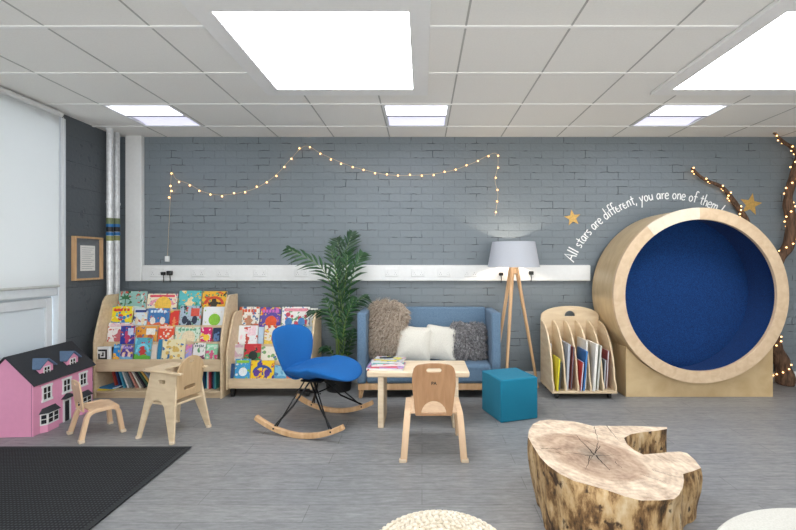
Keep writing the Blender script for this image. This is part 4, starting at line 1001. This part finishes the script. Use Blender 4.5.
# ---------------------------------------------------------------- potted palm
t = thing('potted_palm', 'tall green areca palm in black pot between bookcase and sofa', 'plant', (-.845, 4.33, 0))
MB().lathe([(.12, 0), (.155, .26), (.162, .27), (.15, .27), (.148, .24)], 0, 0, 32).build('pot', M['black'], t)
MB().lathe([(.12, .225), (.147, .24)], 0, 0, 24).build('soil', M['soil'], t)
rnd = random.Random(11)
def frond(base, ctrl, tip, leaf, n, mat, droop=.3):
    leaf *= 1.22; n = max(9, int(n*.85))
    P = catmull([base, ctrl[0], ctrl[1], tip], 10) if len(ctrl) == 2 else catmull([base, ctrl[0], tip], 14)
    m = MB(); L = len(P); k0 = int(L*.42)
    m.tube(P, [.007*(1-.8*i/(L-1)) for i in range(L)], 6); st = m.build('frond', mat and [M['stem'], mat], t, 0, 0)
    m = MB()
    for i in range(n):
        s = k0+(L-1-k0)*i/(n-1); a = int(min(s, L-2)); p = P[a].lerp(P[a+1], s-a); tg = (P[a+1]-P[a]).normalized()
        sidev = tg.cross(Vector((0, -.8, .6))).normalized() if abs(tg.z) > .3 else tg.cross(Vector((0, -.3, 1))).normalized()
        ll = leaf*(math.sin(math.pi*(.15+.80*i/(n-1)))**.6)*rnd.uniform(.85, 1.1)
        for sg in (-1, 1):
            d = (tg*.95+sidev*sg*.62+Vector((rnd.uniform(-.1, .1), rnd.uniform(-.25, .15), 0))).normalized()
            wv = d.cross(Vector((rnd.uniform(-.3, .3), 1, rnd.uniform(-.3, .3)))).normalized()
            pts_ = []
            for q in (0, .3, .6, 1):
                c_ = p+d*ll*q+Vector((0, 0, -droop*ll*q*q)); c_.y = min(c_.y, .245)
                wd = [.003, .013, .011, .0008][(0, .3, .6, 1).index(q)]
                up_ = Vector((0, -.003, 0)); pts_.append((m.v(c_-wv*wd), m.v(c_+up_), m.v(c_+wv*wd)))
            for u_, v_ in zip(pts_, pts_[1:]):
                m.f([u_[0], u_[1], v_[1], v_[0]]); m.f([u_[1], u_[2], v_[2], v_[1]])
    m.build('leaflets', mat, st, 0, 0)
def lp(px, py, dy=0):
    v = at(px, py, 4.33+dy); return (v.x-t.location.x, v.y-t.location.y, v.z)
B = [(.0, 0, .24), (.03, .02, .24), (-.03, .01, .24), (.01, -.03, .24), (-.02, -.03, .24), (.04, -.02, .24), (-.04, 0, .24), (.02, .03, .24), (0, .03, .24), (.05, 0, .24)]
FR = [((337, 320, 0), (325, 272, -.03), (289, 249, -.05), .17, 17, 'leaf', .35), ((341, 320, 0), (343, 265, .05), (352, 234, .1), .19, 18, 'leafd', .25),
      ((343, 330, 0), (353, 275, 0), (362, 254, .02), .16, 15, 'leaf', .35), ((344, 335, -.02), (352, 308, -.05), (366, 296, -.06), .14, 14, 'leafd', .5),
      ((336, 340, -.02), (329, 315, -.05), (311, 311, -.08), .13, 13, 'leafd', .5), ((340, 320, -.05), (337, 280, -.08), (331, 248, -.10), .16, 16, 'leaf', .3),
      ((341, 330, .0), (345, 285, -.05), (348, 255, -.08), .17, 16, 'leaf', .3), ((342, 345, -.05), (346, 320, -.10), (354, 298, -.14), .15, 14, 'leaf', .5),
      ((338, 345, -.05), (335, 325, -.08), (326, 300, -.12), .15, 14, 'leaf', .5), ((342, 360, -.03), (345, 335, -.07), (340, 290, -.10), .15, 14, 'leafd', .4),
      ((337, 365, 0), (330, 350, -.05), (322, 348, -.08), .08, 8, 'leafd', .5), ((339, 310, .05), (341, 262, .1), (337, 240, .12), .15, 14, 'leafd', .3),
      ((344, 365, 0), (350, 345, 0), (354, 330, -.03), .10, 9, 'leafd', .4)]
for i, (a, b, c, lf, n, mt, dr_) in enumerate(FR):
    frond(B[i % len(B)], [lp(*a), lp(*b)], lp(*c), lf, n, M[mt], dr_)

# ---------------------------------------------------------------- teal pouf
v0 = Vector((.634, 3.42)); a = R(18.5)
t = thing('cube_pouf', 'teal fabric cube stool right of the coffee table', 'stool', (v0.x, v0.y, 0), a)
box('pouf_body', 0, .345, 0, .345, 0, .345, M['teal'], t, .012)
m = MB(); z = .336
m.tube([(.002, .002, z), (.343, .002, z), (.343, .343, z), (.002, .343, z), (.002, .002, z)], .003, 6); m.build('piping', M['teal'], t)

# ---------------------------------------------------------------- tree stump table
OUT = [(528,437),(529,430),(533,424),(540,420.5),(550,419.5),(562,420.5),(574,421.5),(585,424),(593,426),(600,425.5),(611,426),(630,425.8),(650,426.5),(667,427),(667,429),(655,431),(640,432.5),(630,434.5),(624,438),(627,444),(634,450),(643,454.5),(655,453.5),(669,452),(680,451.5),(687,453),(695,460),(701,468),(692,471.5),(683,474),(684,480),(683,487),(679,495),(674,499),(660,500.5),(641,500.5),(625,496.5),(611,491.5),(593,486),(574,481),(560,474),(548,465.5),(540,457),(533,446)]
def top_pt(px, py):
    # intersect the sight line with the slightly tilted sawn plane z = .365 - .14*(x-.58)
    dx, dz = (px-422)/F, -(py-261)/F
    Y = (.365+.14*.58-1.305)/(dz+.14*dx)
    return Vector((dx*Y, Y, 1.305+dz*Y))
tp = [top_pt(*q) for q in OUT]
tp = tp+[tp[0]]
dense = []
for p_, q_ in zip(tp, tp[1:]):
    n = max(1, int((q_-p_).length/.018))
    for i in range(n): dense.append(p_.lerp(q_, i/n))
cen = sum(dense, Vector())/len(dense)
t = thing('stump_table', 'large pale sawn tree stump with cracked top, used as a table', 'stump', (cen.x, cen.y, 0))
m = MB(); nl = 12; rings = []
for l in range(nl+1):
    f_ = l/nl; ring = []
    for p_ in dense:
        d_ = Vector((p_.x-cen.x, p_.y-cen.y, 0)); ln = d_.length; d_.normalize(); z = p_.z*(1-f_)
        bulge = .0-(.05 if d_.x < -.5 else .012)*f_
        nz = noise.noise(Vector((p_.x*7, p_.y*7, z*2.5)))*.028+noise.noise(Vector((p_.x*22, p_.y*22, z*7)))*.012
        k = min(1, f_*5)
        ring.append(m.v((p_.x-cen.x+d_.x*(bulge+nz)*k, p_.y-cen.y+d_.y*(bulge+nz)*k, z)))
    rings.append(ring)
n = len(dense); m.mi = 1
for l in range(nl):
    for j in range(n): m.f([rings[l][j], rings[l][(j+1) % n], rings[l+1][(j+1) % n], rings[l+1][j]])
es = [m.bm.edges.get((rings[0][j], rings[0][(j+1) % n])) for j in range(n)]
r = bmesh.ops.triangle_fill(m.bm, use_beauty=True, edges=es)
for g in r['geom']:
    if isinstance(g, bmesh.types.BMFace): g.material_index = 0
es = [m.bm.edges.get((rings[-1][j], rings[-1][(j+1) % n])) for j in range(n)]
bmesh.ops.triangle_fill(m.bm, use_beauty=True, edges=es)
stt = stump_top_mat()
mpn = [x for x in stt.node_tree.nodes if x.type == 'MAPPING'][0]
hc = top_pt(594, 454); mpn.inputs['Location'].default_value = (-(hc.x-cen.x), -(hc.y-cen.y), 0)
m.build('stump_body', [stt, stump_side_mat()], t, 0, 40)
m = MB()
def crack(a, b, w0, w1):
    P = [top_pt(a[0]+(b[0]-a[0])*i/8+random.uniform(-.7, .7), a[1]+(b[1]-a[1])*i/8+random.uniform(-.4, .4)) for i in range(9)]
    L_ = []; R_ = []
    for i, p_ in enumerate(P):
        tg = (P[min(i+1, 8)]-P[max(i-1, 0)]).normalized(); s_ = Vector((-tg.y, tg.x, 0))*(w0+(w1-w0)*i/8)/2
        o_ = Vector((cen.x, cen.y, -.0012)); L_.append(m.v(p_+s_-o_)); R_.append(m.v(p_-s_-o_))
    for i in range(8): m.f([L_[i], L_[i+1], R_[i+1], R_[i]])
for a, b, w0, w1 in (((596, 456), (610, 470), .007, .002), ((592, 456), (566, 452.5), .006, .002), ((594, 455), (577, 436), .006, .002), ((596, 454), (598, 441), .005, .002), ((596, 456), (625, 455), .004, .001), ((590, 456), (586, 470), .004, .001), ((561, 449), (541, 448.5), .004, .004), ((556, 452), (566, 456), .003, .001), ((594, 426.5), (598, 441), .003, .002), ((607, 426), (619, 441), .004, .001), ((652, 470), (680, 478), .002, .001), ((600, 446), (588, 462), .004, .001), ((615, 462), (622, 468), .003, .001), ((640, 474), (668, 484), .002, .0006), ((585, 440), (600, 449), .003, .001)):
    crack(a, b, w0, w1)
m.build('cracks', plain('#2b2119', .9), t, 0, 0)

# ---------------------------------------------------------------- foreground poufs
t = thing('knitted_pouf', 'round cream chunky knitted pouf at the front edge', 'pouf', (.060, 1.45, 0))
PH = .335; PR_ = .25
prof = [(.12, .0), (.21, .01), (.25, .06), (.262, .15), (.26, .26), (.235, .315), (.14, .335), (.02, .338)]
MB().lathe(prof, 0, 0, 40).build('pouf_body', M['knit'], t)
m = MB()
P2 = catmull([(r, 0, z) for r, z in prof[::-1]], 6); acc = 0; last = P2[0]; rows = []
for p_ in P2[1:]:
    acc += (p_-last).length; last = p_
    if acc >= .017: rows.append(p_.copy()); acc = 0
for i, p_ in enumerate(rows):
    k = max(6, int(2*math.pi*p_.x/.024)); ph = i*.5
    nx = rows[min(i+1, len(rows)-1)]-rows[max(i-1, 0)]; nx.normalize(); sl_ = math.atan2(-nx.z, nx.x)
    for j in range(k):
        th = 2*math.pi*(j+ph)/k
        rot = Matrix.Rotation(th, 3, 'Z') @ Matrix.Rotation(sl_, 3, 'Y') @ Matrix.Rotation(R(28 if i % 2 else -28), 3, 'Z')
        m.ball((p_.x*math.cos(th), p_.x*math.sin(th), p_.z+.004*(p_.x < .2)), .0125, 6, 5, (.62, 1.15, .6), rot)
m.build('knit_stitches', M['knit'], t)
t = thing('round_ottoman', 'smooth round white ottoman at the front right corner', 'ottoman', (1.40, 1.092, 0))
MB().lathe([(.52, 0), (.55, .012), (.552, .03), (.552, .335), (.550, .350), (.542, .358), (.52, .361), (.02, .362)], 0, 0, 96).build('ottoman_body', M['ottoman'], t)
m = MB(); m.lathe([(.552, .310), (.555, .315), (.552, .320)], 0, 0, 96, 0, False); m.build('seam', M['ottoman'], t)
# door mat
m = MB(); m.M = Matrix.Translation((0, 0, .0005)); m.prism([(-3.24, .9), (-1.60, .9), (-1.615, 2.97), (-3.24, 2.97)], .012)
dm = tag(m.build('floor_mat', doormat_mat(), None, .004), 'large charcoal ribbed floor mat at the front left', 'mat')
m = MB().box(-1.632, -1.602, .92, 2.965, .0126, .0146).box(-3.23, -1.6325, 2.935, 2.965, .0126, .0146); m.build('mat_edging', plain('#26292c', .8), dm)

# ---------------------------------------------------------------- light, camera
def fill_light(name, loc, rot, sx, sy, e, col):          # unseen area light added behind the camera to brighten the room
    l = bpy.data.lights.new(name, 'AREA'); l.shape = 'RECTANGLE'; l.size = sx; l.size_y = sy; l.energy = e; l.color = col
    o = bpy.data.objects.new(name, l); C.objects.link(o); o.location = loc; o.rotation_euler = rot
m = MB()
for x in (-2.65, -.45, 1.75, 3.95): m.box(x, x+.1, FRONT, FRONT+.04, .2, 2.3)
m.box(-2.55, 3.95, FRONT, FRONT+.04, .2, .28).box(-2.55, 3.95, FRONT, FRONT+.04, 2.22, 2.3)
wr = struct(m.build('fill_window', fr, None, .004), 'added unseen window framing the fill light behind the camera'); box('pane', -2.55, 3.95, FRONT+.002, FRONT+.01, .28, 2.22, mg, wr)  # frame and pane made up to surround the added fill light
fill_light('rear_fill_light', (.7, FRONT+.05, 1.25), (R(110), 0, 0), 6.5, 2.0, 122, (1, .97, .93))  # added fill, no real source known behind the camera
w = bpy.data.worlds.new('World'); S.world = w; w.use_nodes = True
bg = w.node_tree.nodes['Background']; bg.inputs['Color'].default_value = srgb('#eef3f8'); bg.inputs['Strength'].default_value = 2.9
cam = bpy.data.cameras.new('Camera'); co = bpy.data.objects.new('Camera', cam); C.objects.link(co)
co.location = (0, 0, 1.305); co.rotation_euler = (R(90), 0, 0)
cam.sensor_width = 36; cam.lens = 36*F/796; cam.shift_x = -24/796; cam.shift_y = -4/796; cam.clip_start = .05
S.camera = co
S.view_settings.view_transform = 'Standard'; S.view_settings.look = 'None'; S.view_settings.gamma = 1
S.view_settings.exposure = 1.15
